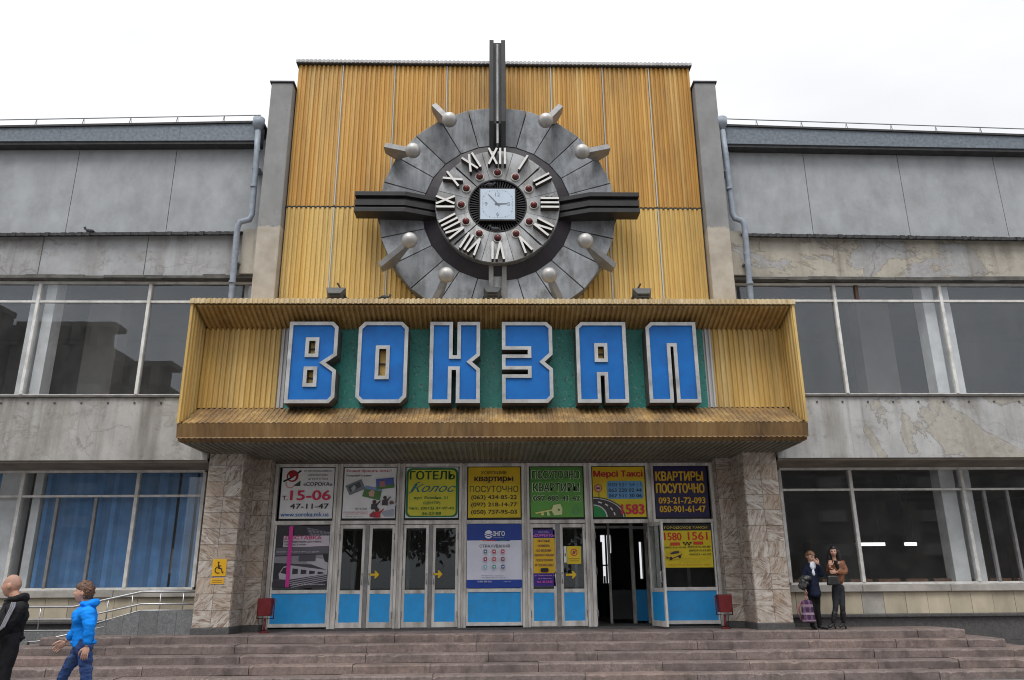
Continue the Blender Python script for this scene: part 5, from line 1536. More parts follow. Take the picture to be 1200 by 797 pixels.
def pigeon(x, y, z, rz, lab):
    global PG
    if PG is None:
        PG = thing('pigeon', lab, 'pigeon', (x, y, z), rz, 'pigeons perched on the station front'); PG.scale = (.75, .75, .75)
        pigeon_mesh().build('body', None, PG)
        b = MB().use(M['beak']); b.tube([(.165, 0, .203), (.195, 0, .195)], [.008, .002], 6); b.build('beak', None, PG)
        b = MB().use(M['beak']); b.tube([(.0, -.02, .05), (.01, -.02, .0)], .005, 5); b.tube([(.0, .02, .05), (.01, .02, .0)], .005, 5); b.build('leg', None, PG)
    else:
        c_ = copy_tree(PG); c_.location = (x, y, z); c_.rotation_euler = (0, 0, rz); tag(c_, lab, 'pigeon')
q = bp(105, 271, -1.3); pigeon(q.x, -1.30, 9.18-.012*(abs(q.x)-5.3), R(200), 'pigeon on the black tin ledge of the left wing')
q = bp(451, 349, -2.5); pigeon(q.x, -2.45, 7.14, R(20), 'pigeon on the front edge of the canopy below the clock')
pigeon(CC.x+1.10, CC.y-.62, CC.z+.07, R(30), 'pigeon standing on the numeral III of the clock')
pigeon(CC.x-.06, CC.y-.70, CC.z-.71, R(190), 'pigeon on the lamp above the numeral VI of the clock')
pigeon(CC.x-.16, CC.y-.60, CC.z+.40, R(15), 'pigeon on the top edge of the small square dial')
q = bp(767, 350, -2.2); 
pigeon(XC+4.99, -1.4, 13.0, R(170), 'pigeon on top of the right concrete pylon')

# ================================================================== ACROSS THE SQUARE (seen mirrored in the glass)
M['block'] = simple('grey_brick_block', (0.13, 0.12, 0.11), 0.85, var=0.2, scale=.4)
M['block_pale'] = simple('pale_loggia_panel', (0.24, 0.23, 0.22), 0.85, var=0.2, scale=.5)
M['block_win'] = simple('dark_block_window', (0.03, 0.035, 0.04), 0.3)
def block(x0, x1, y0, y1, h, lab, crown=True, gap=3.1):
    root = thing('apartment_building', lab, 'building', ((x0+x1)/2, (y0+y1)/2, 0))
    ox, oy = (x0+x1)/2, (y0+y1)/2
    b = MB(); b.box(x0-ox, x1-ox, y0-oy, y1-oy, 0, h); b.build('wall', M['block'], root)
    wn = MB().use(M['block_win']); lg = MB().use(M['block_pale'])
    z = 1.2
    while z < h-2.2:
        x = x0+.8; k = 0
        while x < x1-2.2:
            if k % 3 == 2:
                lg.box(x-ox, x+2.2-ox, y1-oy+.002, y1-oy+1.0, z-.3, z+.7); wn.box(x-ox, x+2.2-ox, y1-oy+.003, y1-oy+.05, z+.71, z+1.7)
            else: wn.box(x+.3-ox, x+1.7-ox, y1-oy+.003, y1-oy+.04, z, z+1.5)
            x += gap; k += 1
        z += 3.0
    wn.build('window', None, root); lg.build('balcony', None, root)
    if crown:
        b = MB(); x = x0
        while x < x1-.5:
            b.box(x-ox, x+.7-ox, y1-oy-3.0, y1-oy+.3, h+.001, h+2.0); x += 1.9
        b.box(x0-ox, x1-ox, y1-oy-2.8, y1-oy-.2, h+2.001, h+2.5); b.build('roof_pergola', M['block'], root)
block(-86, -47, -66, -56, 25.0, 'tall apartment block mirrored at the far left of the upper windows')
block(-46.5, -37, -64, -58, 24.0, 'apartment block with roof posts mirrored in the middle of the upper left window')
block(-36.5, -31, -64, -58, 20.0, 'lower apartment block mirrored beside the left end of the canopy')
block(14, 70, -66, -56, 13.0, 'long low apartment block mirrored in the dark right shop windows', False)
M['leaf'] = simple('dark_green_leaves', (0.035, 0.055, 0.02), 0.7, var=0.4, scale=1.5)
M['bark'] = simple('brown_bark', (0.09, 0.065, 0.045), 0.9, var=0.3)
def tree(x, y, h, lab):
    root = thing('tree', lab, 'tree', (x, y, 0), 0, 'trees across the square mirrored in the glass')
    rr = random.Random(int(x*10)); b = MB()
    b.tube([(0, 0, 0), (.1, 0, h*.35), (0, .1, h*.75)], [.22, .16, .05], 8)
    cl = []
    for k in range(9):
        a = rr.uniform(0, 6.28); z0 = h*rr.uniform(.3, .6); L = h*rr.uniform(.18, .34)
        e_ = (math.cos(a)*L, math.sin(a)*L, z0+L*rr.uniform(.3, 1.0)); b.tube([(.05, 0, z0), e_], [.08, .02], 6); cl.append(e_)
    cl += [(0, 0, h*.85), (0, 0, h*.65)]
    b.build('trunk', M['bark'], root)
    b = MB()
    for c_ in cl:
        for k in range(420):
            d = Vector((rr.gauss(0, 1), rr.gauss(0, 1), rr.gauss(0, .8)))*h*.075
            p0 = Vector(c_)+d; u = Vector((rr.uniform(-1, 1), rr.uniform(-1, 1), rr.uniform(-1, 1))).normalized()*.24; w = u.orthogonal().normalized()*.17
            b.add([p0-u, p0+w, p0+u, p0-w], [(0, 1, 2, 3)])
    b.build('crown', M['leaf'], root)
tree(-8.8, -36, 8.5, 'tree mirrored in the door glass of the second bay, near its left jamb')
tree(-6.5, -37, 10.5, 'tallest tree mirrored in the door glass of the second bay')
tree(1.5, -38, 10.5, 'tree mirrored in the door glass of the fifth bay')
tree(14, -34, 7.0, 'tree mirrored in the right shop window beside the pilaster')

# ================================================================== PEOPLE
def eval_mesh(o):
    dg = bpy.context.evaluated_depsgraph_get()
    me = bpy.data.meshes.new_from_object(o.evaluated_get(dg))
    bpy.data.objects.remove(o)
    return me
def skin_geo(chains, sub=2):
    """chains of (point, radius); equal points weld, so limbs join at the joint. Returns verts, faces"""
    vid, vs, rs, es = {}, [], [], []
    for ch in chains:
        prev = None
        for p, r in ch:
            key = tuple(round(c, 4) for c in p)
            if key not in vid:
                vid[key] = len(vs); vs.append(tuple(p)); rs.append(r)
            i = vid[key]
            if prev is not None and prev != i: es.append((prev, i))
            prev = i
    me = bpy.data.meshes.new('skin'); me.from_pydata(vs, es, [])
    o = bpy.data.objects.new('skin', me); COL.objects.link(o)
    md = o.modifiers.new('skin', 'SKIN'); md.use_smooth_shade = True
    sv = me.skin_vertices[0].data
    for i, r in enumerate(rs):
        sv[i].radius = (r, r) if not isinstance(r, tuple) else r
        sv[i].use_root = (i == 0)
    sb = o.modifiers.new('sub', 'SUBSURF'); sb.levels = sub; sb.render_levels = sub
    m = eval_mesh(o)
    res = [tuple(v.co) for v in m.vertices], [tuple(p.vertices) for p in m.polygons]
    bpy.data.meshes.remove(m)
    return res
def fuse(parts, voxel, smooth=4, wrinkle=0.0, wscale=9.0, stretch=(1, 1, 1)):
    """unite overlapping closed pieces into one continuous surface; optional cloth folds"""
    mb = MB()
    for v, f in parts: mb.add(v, f)
    me = bpy.data.meshes.new('fuse'); me.from_pydata(mb.v, [], mb.f)
    o = bpy.data.objects.new('fuse', me); COL.objects.link(o)
    md = o.modifiers.new('rm', 'REMESH'); md.mode = 'VOXEL'; md.voxel_size = voxel
    if smooth:
        ms = o.modifiers.new('sm', 'SMOOTH'); ms.iterations = smooth; ms.factor = 0.5
    m = eval_mesh(o)
    if wrinkle:
        co = [v.co.copy() for v in m.vertices]; nr = [v.normal.copy() for v in m.vertices]
        for v, c, n_ in zip(m.vertices, co, nr):
            q = Vector((c.x*stretch[0], c.y*stretch[1], c.z*stretch[2]))*wscale
            w = mnoise.noise(q)+0.5*mnoise.noise(q*2.3)
            v.co = c+n_*w*wrinkle
    res = [tuple(v.co) for v in m.vertices], [tuple(p.vertices) for p in m.polygons]
    bpy.data.meshes.remove(m)
    return res
def ell(c, r, n=20, rot=None):
    b = MB(); b.ball((0, 0, 0), 1.0, n, r)
    m = rot or Matrix.Identity(3)
    return [tuple(Vector(c)+m @ Vector(p)) for p in b.v], b.f
def head_frame(fwd, tilt=0.0):
    f = Vector(fwd).normalized(); l = Vector((0, 0, 1)).cross(f).normalized(); u = f.cross(l)
    return Matrix((f, l, u)).transposed()       # columns: forward, left, up
def g2(a, b_): return math.exp(-a*a-b_*b_)
def head_point(d, s, fem):
    x, y, z = d.x*.098, d.y*.077, d.z*.120
    t_ = max(0.0, -d.z)
    y *= 1-(.42 if fem else .33)*t_**1.3
    if x < 0: x *= 1-.42*t_
    else: x = x*.95+.010*t_
    if d.x > 0.1:
        x += .025*g2(y/.012, (z+.016)/.018)+.011*g2(y/.010, (z-.010)/.022)
        x -= .011*g2((abs(y)-.032)/.014, (z-.012)/.012)
        x += .005*g2(y/.06, (z-.034)/.010)
        x += .006*g2(y/.020, (z+.050)/.008)-.004*g2(y/.022, (z+.0555)/.004)+.005*g2(y/.018, (z+.063)/.007)
        x += .008*g2(y/.020, (z+.098)/.016)
        x += .004*g2((abs(y)-.045)/.018, (z+.02)/.02)
    return Vector((x, y, z))*s
def sphere_dirs(nu=64, nv=48):
    ds = []
    for i in range(nv+1):
        th = math.pi*i/nv
        for k in range(nu):
            ph = 2*math.pi*k/nu
            ds.append(Vector((math.sin(th)*math.cos(ph), math.sin(th)*math.sin(ph), math.cos(th))))
    fs = [(i*nu+k, (i+1)*nu+k, (i+1)*nu+(k+1) % nu, i*nu+(k+1) % nu) for i in range(nv) for k in range(nu)]
    return ds, fs
def head_geo(c, fr, s=1.0, fem=False):
    ds, fs = sphere_dirs()
    pts = [tuple(Vector(c)+fr @ head_point(d, s, fem)) for d in ds]
    ears = [ell(Vector(c)+fr @ (Vector((-.010, sg*.079, -.004))*s), (.021*s, .014*s, .034*s), 12, fr) for sg in (-1, 1)]
    return [(pts, fs)]+ears
def hair_geo(c, fr, s, fn, fem=False, amp=.05, sc=22):
    """closed cap of hair; fn(direction) gives how far it stands off the skull (negative = under the skin)"""
    ds, fs = sphere_dirs(72, 54); pts = []
    for d in ds:
        h = fn(d)
        k = 1+h+(amp*mnoise.noise(Vector((d.x*sc*.4, d.y*sc, d.z*sc*.5))) if h > 0 else 0)
        p = Vector((d.x*.098, d.y*.079, d.z*.120))
        if d.z < 0 and h <= 0: p.y *= 1-.4*-d.z
        pts.append(tuple(Vector(c)+fr @ (p*k*s)))
    return pts, fs
def hand_geo(w, d, out, s=1.0, curl=0.5, thumb=None):
    """wrist w, finger direction d, out = palm normal. Palm plus five separate fingers"""
    d = Vector(d).normalized(); out = (Vector(out)-d*Vector(out).dot(d)).normalized(); sd_ = d.cross(out)
    if thumb is not None and sd_.dot(Vector(thumb)) < 0: sd_ = -sd_
    w = Vector(w); parts = []
    rot = Matrix((d, sd_, out)).transposed()
    parts.append(ell(w+d*.045*s, (.052*s, .040*s, .016*s), 14, rot))
    for k, (off, L) in enumerate(((.030, .072), (.0105, .080), (-.0095, .075), (-.029, .060))):
        L *= s; p = w+d*.078*s+sd_*off*s; pts = [w+d*.05*s+sd_*off*.8*s, p]; dd = d.copy()
        for j, f in enumerate((.45, .32, .23)):
            a = curl*(0.35+.35*j)
            dd = (dd*math.cos(a)+out*math.sin(a)).normalized()
            p = p+dd*L*f; pts.append(p)
        b = MB(); b.tube(pts, [.0085*s, .0085*s, .0078*s, .0072*s, .0055*s], 8); parts.append((b.v, b.f))
    b = MB(); q = w+d*.02*s+sd_*.025*s
    b.tube([q, q+(d*.6+sd_*.7)*.035*s, q+(d*.9+sd_*.65+out*.25)*.06*s, q+(d*1.1+sd_*.55+out*.5)*.08*s], [.012*s, .0105*s, .009*s, .006*s], 8); parts.append((b.v, b.f))
    return parts
def tufts(c, fr, s, fn, n, L, seed):
    rr = random.Random(seed); b = MB(); c = Vector(c)
    while n:
        d = Vector((rr.gauss(0, 1), rr.gauss(0, 1), rr.gauss(0, 1))).normalized()
        h = fn(d)
        if h <= 0: continue
        n -= 1
        p = Vector((d.x*.098, d.y*.079, d.z*.120))*(1+h*.85)*s
        sw = Vector((-.55+rr.uniform(-.3, .3), d.y*.3+rr.uniform(-.2, .2), -.55+rr.uniform(-.35, .35))); sw -= d*sw.dot(d)*.8
        q1 = p+sw*L*.5+d*.006; q2 = p+sw*L*1.1+d*.004
        b.tube([c+fr @ p, c+fr @ q1, c+fr @ q2], [.010*s, .009*s, .001], 5)
    return b.v, b.f
M['skin'] = simple('fair_skin', (0.52, 0.30, 0.22), 0.55, var=0.08, scale=20)
M['skin_man'] = simple('ruddy_skin', (0.46, 0.25, 0.175), 0.55, var=0.1, scale=20)
M['lips'] = simple('lip_colour', (0.36, 0.12, 0.10), 0.5)
M['eye'] = simple('dark_eye', (0.05, 0.035, 0.03), 0.3)
M['brow'] = simple('brown_brow', (0.14, 0.075, 0.045), 0.8)
M['stubble'] = simple('shaved_scalp', (0.33, 0.19, 0.14), 0.6, var=0.12, scale=60)
def cloth(name, c, var=0.22, scale=14, rough=0.85, fade=None):
    return simple(name, c, rough, var=var, scale=scale, grime=fade, gr_amt=0.5, bump=0.06, spec=0.2)
M['hoodie'] = cloth('bright_blue_jersey', (0.004, 0.205, 0.72), 0.12)
M['denim'] = cloth('dark_blue_denim', (0.025, 0.05, 0.15), 0.35, 8, fade=(0.10, 0.16, 0.30))
M['black_cloth'] = cloth('black_cotton', (0.010, 0.010, 0.012), 0.3)
M['black_pants'] = cloth('black_track_cloth', (0.011, 0.011, 0.013), 0.3)
M['grey_stripe'] = cloth('grey_sleeve_stripe', (0.24, 0.245, 0.27), 0.2)
M['navy'] = cloth('navy_wool', (0.008, 0.012, 0.03), 0.3)
M['tights'] = cloth('black_tights', (0.008, 0.008, 0.009), 0.2)
M['leather'] = simple('brown_leather', (0.165, 0.060, 0.024), 0.36, var=0.3, scale=9, grime=(0.09, 0.03, 0.012), gr_amt=0.6, bump=0.15, spec=0.5)
M['jeans_dark'] = cloth('charcoal_jeans', (0.028, 0.03, 0.036), 0.3, 8)
M['boot'] = simple('black_boot_leather', (0.012, 0.012, 0.013), 0.35, var=0.3, scale=12, spec=0.5)
M['shoe'] = simple('black_shoe', (0.02, 0.02, 0.022), 0.5)
M['white_scarf'] = cloth('white_scarf', (0.72, 0.76, 0.84), 0.08)
M['hair_ginger'] = simple('short_ginger_hair', (0.105, 0.052, 0.03), 0.55, var=0.5, scale=30, grime=(0.05, 0.025, 0.018), gr_amt=0.7)
M['hair_black'] = simple('black_hair', (0.009, 0.007, 0.007), 0.42, var=0.4, scale=30, spec=0.5)
M['hair_brown'] = simple('light_brown_hair', (0.19, 0.10, 0.055), 0.55, var=0.4, scale=30)

def put(name, parts, mat, root, smooth=True):
    mb = MB(); mb.smooth = smooth; mb.use(mat)
    o_ = Vector(root.location)
    for v, f in parts: mb.add([tuple(Vector(p)-o_) for p in v], f)
    return mb.build(name, None, root)
def body(root, chains, hd, fr, s, fem, hands, skin, scalp=None, lips=True):
    core = fuse([skin_geo(chains)]+head_geo(hd, fr, s, fem), 0.0062, 3)
    mb = MB(); mb.smooth = True
    o_ = Vector(root.location); inv = fr.transposed(); hd = Vector(hd)
    v, f = core
    loc = [inv @ (Vector(p)-hd)/s for p in v]
    groups = {}
    for fc in f:
        c = sum((loc[i] for i in fc), Vector())/len(fc); m_ = skin
        if c.x > .055:
            ay = abs(c.y)
            if lips and ay < .024 and -.064 < c.z < -.045: m_ = M['lips']
            elif .020 < ay < .045 and abs(c.z-.010) < .0065: m_ = M['eye']
            elif .016 < ay < .05 and .024 < c.z < .0325: m_ = M['brow']
        if scalp and c.z > .03-.06*max(0, -c.x/.1) and c.x < .07 and c.z > -.06 and m_ is skin: m_ = scalp
        groups.setdefault(m_.name, (m_, []))[1].append(fc)
    k = len(mb.v); first = True
    allv = [tuple(Vector(p)-o_) for p in v]
    for m_, fl in groups.values():
        mb.use(m_)
        mb.add(allv if first else [], [tuple(i-(0 if first else len(mb.v)) for i in fc) for fc in fl]); first = False
    mb.use(skin)
    for hv, hf in hands: mb.add([tuple(Vector(p)-o_) for p in hv], hf)
    return mb.build('body', None, root)
def shoe_geo(an, d, s=1.0, heel=0.0):
    """foot from ankle an pointing along d (horizontal)"""
    d = Vector(d); d.z = 0; d.normalize(); an = Vector(an); z0 = an.z-.085*s
    g_ = lambda f, z: Vector((an.x, an.y, z0))+d*f*s+Vector((0, 0, z*s))
    ch = [[(g_(-.0, .10), .040*s), (g_(-.01, .055+heel), .040*s), (g_(.07, .045+heel*.5), .040*s), (g_(.14, .034), .040*s), (g_(.195, .028), .028*s)], [(g_(-.01, .055+heel), .040*s), (g_(-.045, .04+heel), .034*s)]]
    return skin_geo(ch)

# -- woman in the blue hoodie, striding left in front of the steps
YA = -7.6
def J(x, y, dy=0.0): 
    q = bp(x, y, YA+dy); return q
wr = thing('person', 'short haired person in a bright blue hoodie and jeans walking left past the steps', 'person', (bp(97, 760, YA).x, YA, 0), 0, 'people walking left in front of the steps')
hd = J(98.5, 694.5); fr = head_frame((-1, -.12, .02))
neck = J(102, 709); chest = J(98.5, 724); waist = J(97.5, 743); hip = J(97.5, 755)
shN, shF = J(104, 716, -.17), J(98.5, 716, .17)
elN, wrN = J(104, 738, -.22), J(101.5, 758, -.20)
elF, wrF = J(89, 738, .22), J(76.5, 752.5, .20)
hpN, hpF = J(98.5, 758, -.085), J(97, 758, .085)
gz = lambda x, dy, z: Vector((bp(x, 760, YA+dy).x, YA+dy, z))
knN, anN = J(101.5, 789, -.09), gz(110, -.09, .17)          # trailing leg, near side
knF, anF = J(77, 786, .09), gz(62, .09, .10)                 # leading leg
bodych = [[(hip, .09), (waist, .085), (chest, .09), (J(102.5, 713), .06), (neck, .052), (hd+Vector((.012, 0, -.04)), .052)],
          [(chest, .09), (shN, .05), (elN, .036), (wrN, .026)], [(chest, .09), (shF, .05), (elF, .036), (wrF, .026)],
          [(hip, .09), (hpN, .075), (knN, .05), (anN, .035)], [(hip, .09), (hpF, .075), (knF, .05), (anF, .035)]]
hands = hand_geo(wrN, (-.12, 0, -1), (-.2, .9, 0), 1.0, .55, (-1, 0, 0))+hand_geo(wrF, (-.75, -.05, -.6), (.3, -.9, -.3), 1.0, .6, (-.3, 0, .6))
body(wr, bodych, hd, fr, 1.0, True, hands, M['skin'])
def short_hair(d):
    if d.z > .52 and d.x > -.2: return .13 if d.x < .72 else .08
    if d.x > .12 and d.z > .28+.3*max(0, d.x-.45): return .07
    if d.x <= .12 and d.z > .05: return .12+.05*max(0, -d.x)
    if d.x < -.22 and d.z > -.52: return .13
    return -.14
put('hair', [hair_geo(hd, fr, 1.0, short_hair, True, .10), tufts(hd, fr, 1.0, short_hair, 45, .03, 5)], M['hair_ginger'], wr)
hp_ = [skin_geo([[(J(97, 761), (.150, .125)), (J(97.5, 752), (.150, .125)), (waist, (.138, .118)), (J(98, 733), (.142, .125)), (chest, (.148, .125)), (J(101.5, 715), (.115, .09)), (J(102.5, 710.5), .075)],
                 [(chest, (.160, .128)), (shN, .082), (elN, .063), (wrN+Vector((.0, 0, .015)), .044)], [(chest, (.160, .128)), (shF, .082), (elF, .063), (wrF+Vector((.02, 0, .015)), .044)]]),
       ell(J(108.5, 707.5), (.075, .12, .055), 18, Matrix.Rotation(R(-20), 3, 'Y')), ell(J(103, 707), (.085, .10, .04), 18), ell(J(94, 722), (.075, .15, .10), 18), ell(J(97.4, 753), (.146, .132, .038), 24)]
put('hoodie', [fuse(hp_, .008, 4, .012, 7, (1, 1, 2.0))], M['hoodie'], wr)
jn = [skin_geo([[(J(97.5, 742), (.125, .115)), (hip, (.138, .125)), (hpN, .098), (knN, .066), (anN+Vector((0, 0, .03)), .052)], [(hip, (.135, .125)), (hpF, .098), (knF, .066), (anF+Vector((0, 0, .03)), .052)]])]
put('jeans', [fuse(jn, .008, 3, .013, 9, (1, 1, 2.4))], M['denim'], wr)
for a in (anN, anF): put('shoe', [shoe_geo(a, (-1, 0, 0))], M['shoe'], wr)

# -- man in the black tracksuit at the left edge
mr = thing('person', 'man with shaved head in a black tracksuit with grey sleeve stripes at left edge', 'person', (bp(8, 760, YA).x, YA, 0), 0, 'people walking left in front of the steps')
hd = J(14.2, 686.5); fr = head_frame((-1, -.05, -.03))
neck = J(19, 702); chest = J(15, 718); waist = J(12, 738); hip = J(10.5, 752)
shN, shF = J(20.5, 711, -.20), J(14, 711, .20)
elN, wrN = J(7, 736, -.26), J(-10, 748, -.22); elF, wrF = J(8, 736, .26), J(-4, 752, .22)
hpN, hpF = J(11, 756, -.095), J(9, 756, .095)
knN, anN = J(5, 788, -.1), gz(4, -.1, .12); knF, anF = J(-9, 786, .1), gz(-20, .1, .10)
bodych = [[(hip, .08), (waist, .075), (chest, .085), (J(18.5, 707), .07), (neck, .062), (hd+Vector((.012, 0, -.04)), .058)],
          [(chest, .1), (shN, .055), (elN, .042), (wrN, .03)], [(chest, .1), (shF, .055), (elF, .042), (wrF, .03)],
          [(hip, .1), (hpN, .08), (knN, .055), (anN, .04)], [(hip, .1), (hpF, .08), (knF, .055), (anF, .04)]]
hands = hand_geo(wrN, (-.8, 0, -.5), (0, .9, -.2), 1.08, .6, (-.3, 0, .8))+hand_geo(wrF, (-.8, 0, -.5), (0, -.9, -.2), 1.08, .6, (-.3, 0, .8))
body(mr, bodych, hd, fr, 1.06, False, hands, M['skin_man'], M['stubble'], True)
jk = [skin_geo([[(J(10, 759), (.165, .14)), (J(10.5, 748), (.172, .138)), (waist, (.165, .13)), (chest, (.185, .14)), (J(18, 709), (.13, .10)), (J(19, 705), .085)],
                [(chest, (.185, .14)), (shN, .095), (elN, .076), (wrN, .055)], [(chest, (.185, .14)), (shF, .095), (elF, .076), (wrF, .055)]]),
      ell(J(24.5, 701.5), (.085, .13, .06), 18, Matrix.Rotation(R(-25), 3, 'Y')), ell(J(18.5, 702.5), (.09, .11, .045), 18), ell(J(10.8, 748), (.160, .142, .04), 24)]
jo = put('jacket', [fuse(jk, .008, 3, .015, 7, (1, 1, 1.8))], M['black_cloth'], mr)
b = MB().use(M['grey_stripe']); o_ = Vector(mr.location)
for k in (-1, 0, 1):
    off = Vector((.045*k*.6+.006, -.095, .012*k)); pp = [shN+Vector((-.005+.018*k, -.083, .05)), shN+Vector((.0+.02*k, -.097, 0)), (shN+elN)/2+Vector((.022*k, -.086, .016*k)), elN+Vector((.022*k, -.077, .018*k)), wrN+Vector((.014*k, -.055, .022*k))]
    b.tube([q-o_ for q in pp], .0095, 6)
b.build('sleeve_stripe', None, mr)
tr_ = [skin_geo([[(J(11.5, 736), (.13, .12)), (hip, (.15, .13)), (hpN, .112), (knN, .088), (anN, .075)], [(hip, (.15, .13)), (hpF, .112), (knF, .088), (anF, .075)]])]
put('trousers', [fuse(tr_, .010, 4, .010, 7)], M['black_pants'], mr)
b = MB().use(M['grey_stripe']); b.tube([q-o_ for q in (hpN+Vector((-.05, -.105, .0)), (hpN+knN)/2+Vector((-.05, -.093, 0)), knN+Vector((-.03, -.083, 0)), anN+Vector((0, -.07, .05)))], .008, 6); b.build('leg_stripe', None, mr)
for a in (anN, anF): put('shoe', [shoe_geo(a, (-1, 0, 0), 1.08)], M['shoe'], mr)

# -- two girls talking at the right end of the landing
YB = -1.12
def K(x, y, dy=0.0): return Vector((bp(x, y, YB).x, YB+dy, ZT+(733.5-y)/55.5))
ar = thing('person', 'girl in a navy coat with a white scarf holding her hand to her mouth', 'person', (K(955, 733).x, YB, ZT), 0, 'girls talking on the landing')
hd = K(950.2, 656.8); fr = head_frame((.4, -1, -.35))
S_ = .90
neck = K(950.3, 663, .015); chest = K(951.5, 673); waist = K(952, 685); hip = K(953.5, 694)
shR, shL = K(944.8, 666.8, .02), K(957.8, 666.8, -.02)
elR, wrR = K(942.5, 681, .0), K(941.0, 690.5, -.09); elL, wrL = K(961, 678, -.12), K(956, 664.5, -.17)
hpR, hpL = K(951, 697), K(957.5, 697)
knR, anR = K(951.5, 714, -.02), K(951.5, 729.0, .0); knL, anL = K(957.5, 714, -.02), K(959.5, 729.0, -.02)
bodych = [[(hip, .075), (waist, .07), (chest, .075), (K(950.7, 666.5, .01), .045), (neck, .042), (hd+Vector((0, .01, -.035)), .045)],
          [(chest, .075), (shR, .04), (elR, .032), (wrR, .023)], [(chest, .075), (shL, .04), (elL, .032), (wrL, .023)],
          [(hip, .075), (hpR, .06), (knR, .042), (anR, .030)], [(hip, .075), (hpL, .06), (knL, .042), (anL, .030)]]
hands = hand_geo(wrR, (-.1, -.1, -1), (.9, 0, 0), .88, .9, (0, -1, 0))+hand_geo(wrL, (-.7, .0, .6), (0, .9, .2), .88, .6, (-.3, 0, .6))
body(ar, bodych, hd, fr, S_, True, hands, M['skin'])
def tied_hair(d):
    if d.z > .45 or (d.x < .25 and d.z > -.35): return .10
    return -.12
put('hair', [hair_geo(hd, fr, S_, tied_hair, True, .05), tufts(hd, fr, S_, tied_hair, 60, .05, 6)], M['hair_brown'], ar)
ct = [skin_geo([[(K(954.5, 702), (.235, .15)), (hip, (.19, .14)), (waist, (.145, .115)), (chest, (.15, .115)), (K(951, 666, .01), (.10, .08)), (K(950.8, 662.8, .015), (.062, .058))],
                [(chest, (.15, .115)), (shR, .07), (elR, .056), (wrR, .042)], [(chest, (.15, .115)), (shL, .07), (elL, .056), (wrL, .042)]])]
put('coat', [fuse(ct, .010, 4, .010, 8)], M['navy'], ar)
put('scarf', [fuse([ell(K(950.8, 666.5, -.085), (.062, .05, .085), 14), ell(K(951.2, 674, -.105), (.035, .03, .06), 12)], .008, 3, .006, 20)], M['white_scarf'], ar)
put('tights', [fuse([skin_geo([[(hip, .09), (hpR, .075), (knR, .056), (K(951.5, 721, -.01), .055), (anR, .046), (anR+Vector((0, 0, -.05)), .04)], [(hip, .09), (hpL, .075), (knL, .056), (K(958.6, 721, -.02), .055), (anL, .046), (anL+Vector((0, 0, -.05)), .04)]])], .010, 3)], M['tights'], ar)
for a, d_ in ((anR, (.1, -1, 0)), (anL, (.8, -.7, 0))): put('shoe', [shoe_geo(a, d_, .9)], M['shoe'], ar)

br_ = thing('person', 'dark haired girl in a brown leather jacket and tall black boots', 'person', (K(983, 733).x, YB, ZT), 0, 'girls talking on the landing')
hd = K(977.2, 651.3); fr = head_frame((-.45, -1, -.2))
neck = K(978.5, 660, .015); chest = K(981, 668); waist = K(982.5, 680); hip = K(982, 688)
shR, shL = K(974.5, 664, .03), K(987.5, 664, -.03)
elR, wrR = K(970.5, 675, -.05), K(969.6, 667.0, -.15); elL, wrL = K(989.5, 674, -.08), K(975.5, 673.5, -.20)
hpR, hpL = K(979.5, 692), K(985, 692)
knR, anR = K(978.5, 710, -.03), K(975.5, 727.5, -.02); knL, anL = K(986.5, 710, -.03), K(989.0, 727.5, .03)
bodych = [[(hip, .078), (waist, .072), (chest, .078), (K(979, 662.5, .01), .045), (neck, .043), (hd+Vector((0, .01, -.035)), .045)],
          [(chest, .078), (shR, .04), (elR, .034), (wrR, .024)], [(chest, .078), (shL, .04), (elL, .034), (wrL, .024)],
          [(hip, .078), (hpR, .065), (knR, .045), (anR, .032)], [(hip, .078), (hpL, .065), (knL, .045), (anL, .032)]]
hands = hand_geo(wrR, (.1, -.1, 1), (.5, .8, 0), .85, .9, (1, 0, 0))+hand_geo(wrL, (-1, -.2, .0), (0, .9, .1), .9, .7, (0, 0, 1))
body(br_, bodych, hd, fr, .95, True, hands, M['skin'])
def long_hair(d):
    if d.z > .50: return .09
    if d.x < .22 or (abs(d.y) > .72 and d.x < .6): return .14
    return -.14
def lock(*pts): return skin_geo([[(hd+fr @ Vector(p), r) for p, r in pts]])
put('hair', [fuse([hair_geo(hd, fr, .95, long_hair, True, .04),
                   lock(((-.05, 0, .02), .085), ((-.075, 0, -.10), .085), ((-.085, 0, -.22), .065), ((-.08, 0, -.31), .03)),
                   lock(((.0, .078, .05), .034), ((.01, .092, -.09), .046), ((.03, .095, -.21), .042), ((.06, .09, -.31), .018)),
                   lock(((.0, -.078, .05), .034), ((.01, -.092, -.09), .046), ((.03, -.095, -.21), .042), ((.06, -.09, -.31), .018))], .008, 3, .006, 18)], M['hair_black'], br_)
jk = [skin_geo([[(K(982, 687), (.165, .125)), (waist, (.16, .12)), (chest, (.165, .125)), (K(979.5, 663, .01), (.10, .085)), (K(978.8, 661, .01), .07)],
                [(chest, (.165, .125)), (shR, .075), (elR, .06), (wrR, .042)], [(chest, (.165, .125)), (shL, .075), (elL, .062), (wrL, .043)]])]
put('jacket', [fuse(jk, .010, 4, .013, 9, (1, 1, 1.5))], M['leather'], br_)
put('scarf', [fuse([ell(K(978.4, 663.5, -.055), (.065, .055, .05), 14), ell(K(979.2, 669, -.095), (.045, .05, .09), 12)], .008, 3, .006, 20)], M['tights'], br_)
put('jeans', [fuse([skin_geo([[(K(982, 685), .115), (hip, .125), (hpR, .088), (knR, .058), (anR, .042)], [(hip, .125), (hpL, .088), (knL, .058), (anL, .042)]])], .010, 4, .005, 10)], M['jeans_dark'], br_)
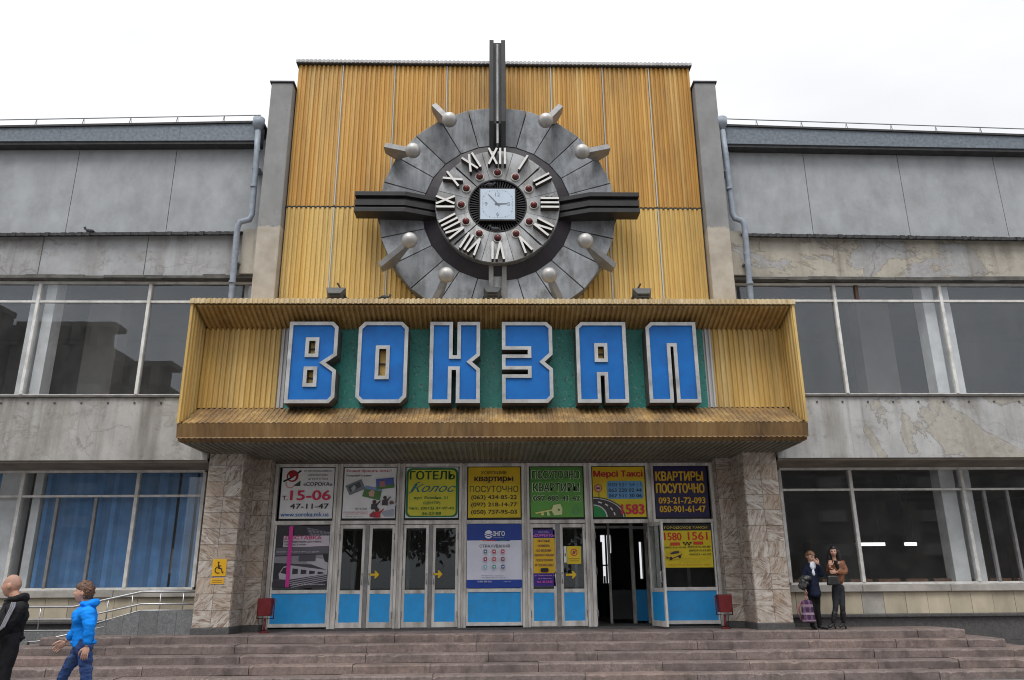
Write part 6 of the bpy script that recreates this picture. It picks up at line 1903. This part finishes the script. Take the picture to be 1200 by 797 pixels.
for an, kn in ((anR, knR), (anL, knL)):
    k2 = an+(kn-an)*.80
    d_ = Vector((-.8, -.6, 0))
    heel = MB(); q = an+Vector((.045, .03, 0)); heel.tube([(q.x, q.y, ZT+.002), (q.x, q.y, ZT+.075)], [.014, .022], 8)
    put('boot', [fuse([skin_geo([[(k2, .062), (an+(kn-an)*.5, .062), (an+Vector((0, 0, .03)), .046)]]), shoe_geo(an+Vector((0, 0, -.002)), d_, .95, .035)], .008, 3, .003, 16), (heel.v, heel.f)], M['boot'], br_)

# -- what they carry
M['plaid'] = None
t = NT('purple_plaid_fabric')
sx = t.n('ShaderNodeSeparateXYZ'); t.l(t.pos(True), sx.inputs[0])
wv = lambda ax, sc, lo: t.remap(t.math('SINE', t.math('MULTIPLY', sx.outputs[ax], sc)), lo, lo+.15)
c_ = t.mix(wv('X', 48, .3), (0.03, 0.012, 0.04), (0.13, 0.055, 0.13)); c_ = t.mix(t.math('MULTIPLY', wv('Z', 40, .35), .75), c_, (0.30, 0.21, 0.28)); c_ = t.mix(wv('Z', 95, .85), c_, (0.02, 0.01, 0.03))
t.color(c_); t.rough(.85); M['plaid'] = t.m
M['pink'] = simple('pink_strap', (0.40, 0.16, 0.19), 0.8)
q = K(942.5, 714, -.17)
bk = thing('backpack', 'purple plaid school backpack hanging from the hand of the girl in navy', 'backpack', (q.x, q.y, q.z-.22)); bk.scale = (.85, .9, .9)
b = MB(); b.hexa([(-.15, -.08, 0), (.15, -.08, 0), (.15, .08, 0), (-.15, .08, 0)], [(-.12, -.06, .47), (.12, -.06, .47), (.12, .07, .47), (-.12, .07, .47)])
o = b.build('pack', M['plaid'], bk, bevel=.05)
b = MB(); b.hexa([(-.115, -.135, .03), (.115, -.135, .03), (.125, -.075, .03), (-.125, -.075, .03)], [(-.10, -.115, .22), (.10, -.115, .22), (.11, -.07, .22), (-.11, -.07, .22)]); b.build('pocket', M['plaid'], bk, bevel=.025)
b = MB(); b.tube([(-.03, .0, .46), (-.02, 0, .56), (.02, 0, .56), (.03, 0, .46)], .012, 8); b.tube([(-.10, .08, .44), (-.145, .15, .3), (-.13, .12, .06)], .02, 8); b.build('strap', M['pink'], bk)
q = K(940.5, 683, -.10)
jc = thing('jacket', 'crumpled black jacket draped over the arm of the girl in navy', 'jacket', (q.x, q.y, q.z))
put('cloth', [fuse([ell(q, (.10, .09, .12), 16), ell(q+Vector((-.05, -.03, -.09)), (.08, .07, .09), 14), ell(q+Vector((.03, -.04, .05)), (.09, .07, .07), 14)], .009, 2, .028, 13)], simple('black_nylon', (0.025, 0.025, 0.028), 0.4, var=.4, scale=12, spec=.6), jc)
q = K(971.5, 682, -.20)
hb = thing('handbag', 'black handbag carried by the girl in the leather jacket', 'handbag', (q.x, q.y, q.z-.10))
b = MB(); b.hexa([(-.13, -.05, 0), (.13, -.05, 0), (.13, .05, 0), (-.13, .05, 0)], [(-.10, -.035, .19), (.10, -.035, .19), (.10, .035, .19), (-.10, .035, .19)]); b.build('bag', M['boot'], hb, bevel=.03)
b = MB(); b.tube([(-.08, 0, .18), (-.05, 0, .28), (.03, 0, .28), (.08, 0, .18)], .009, 8); b.build('strap', M['boot'], hb)
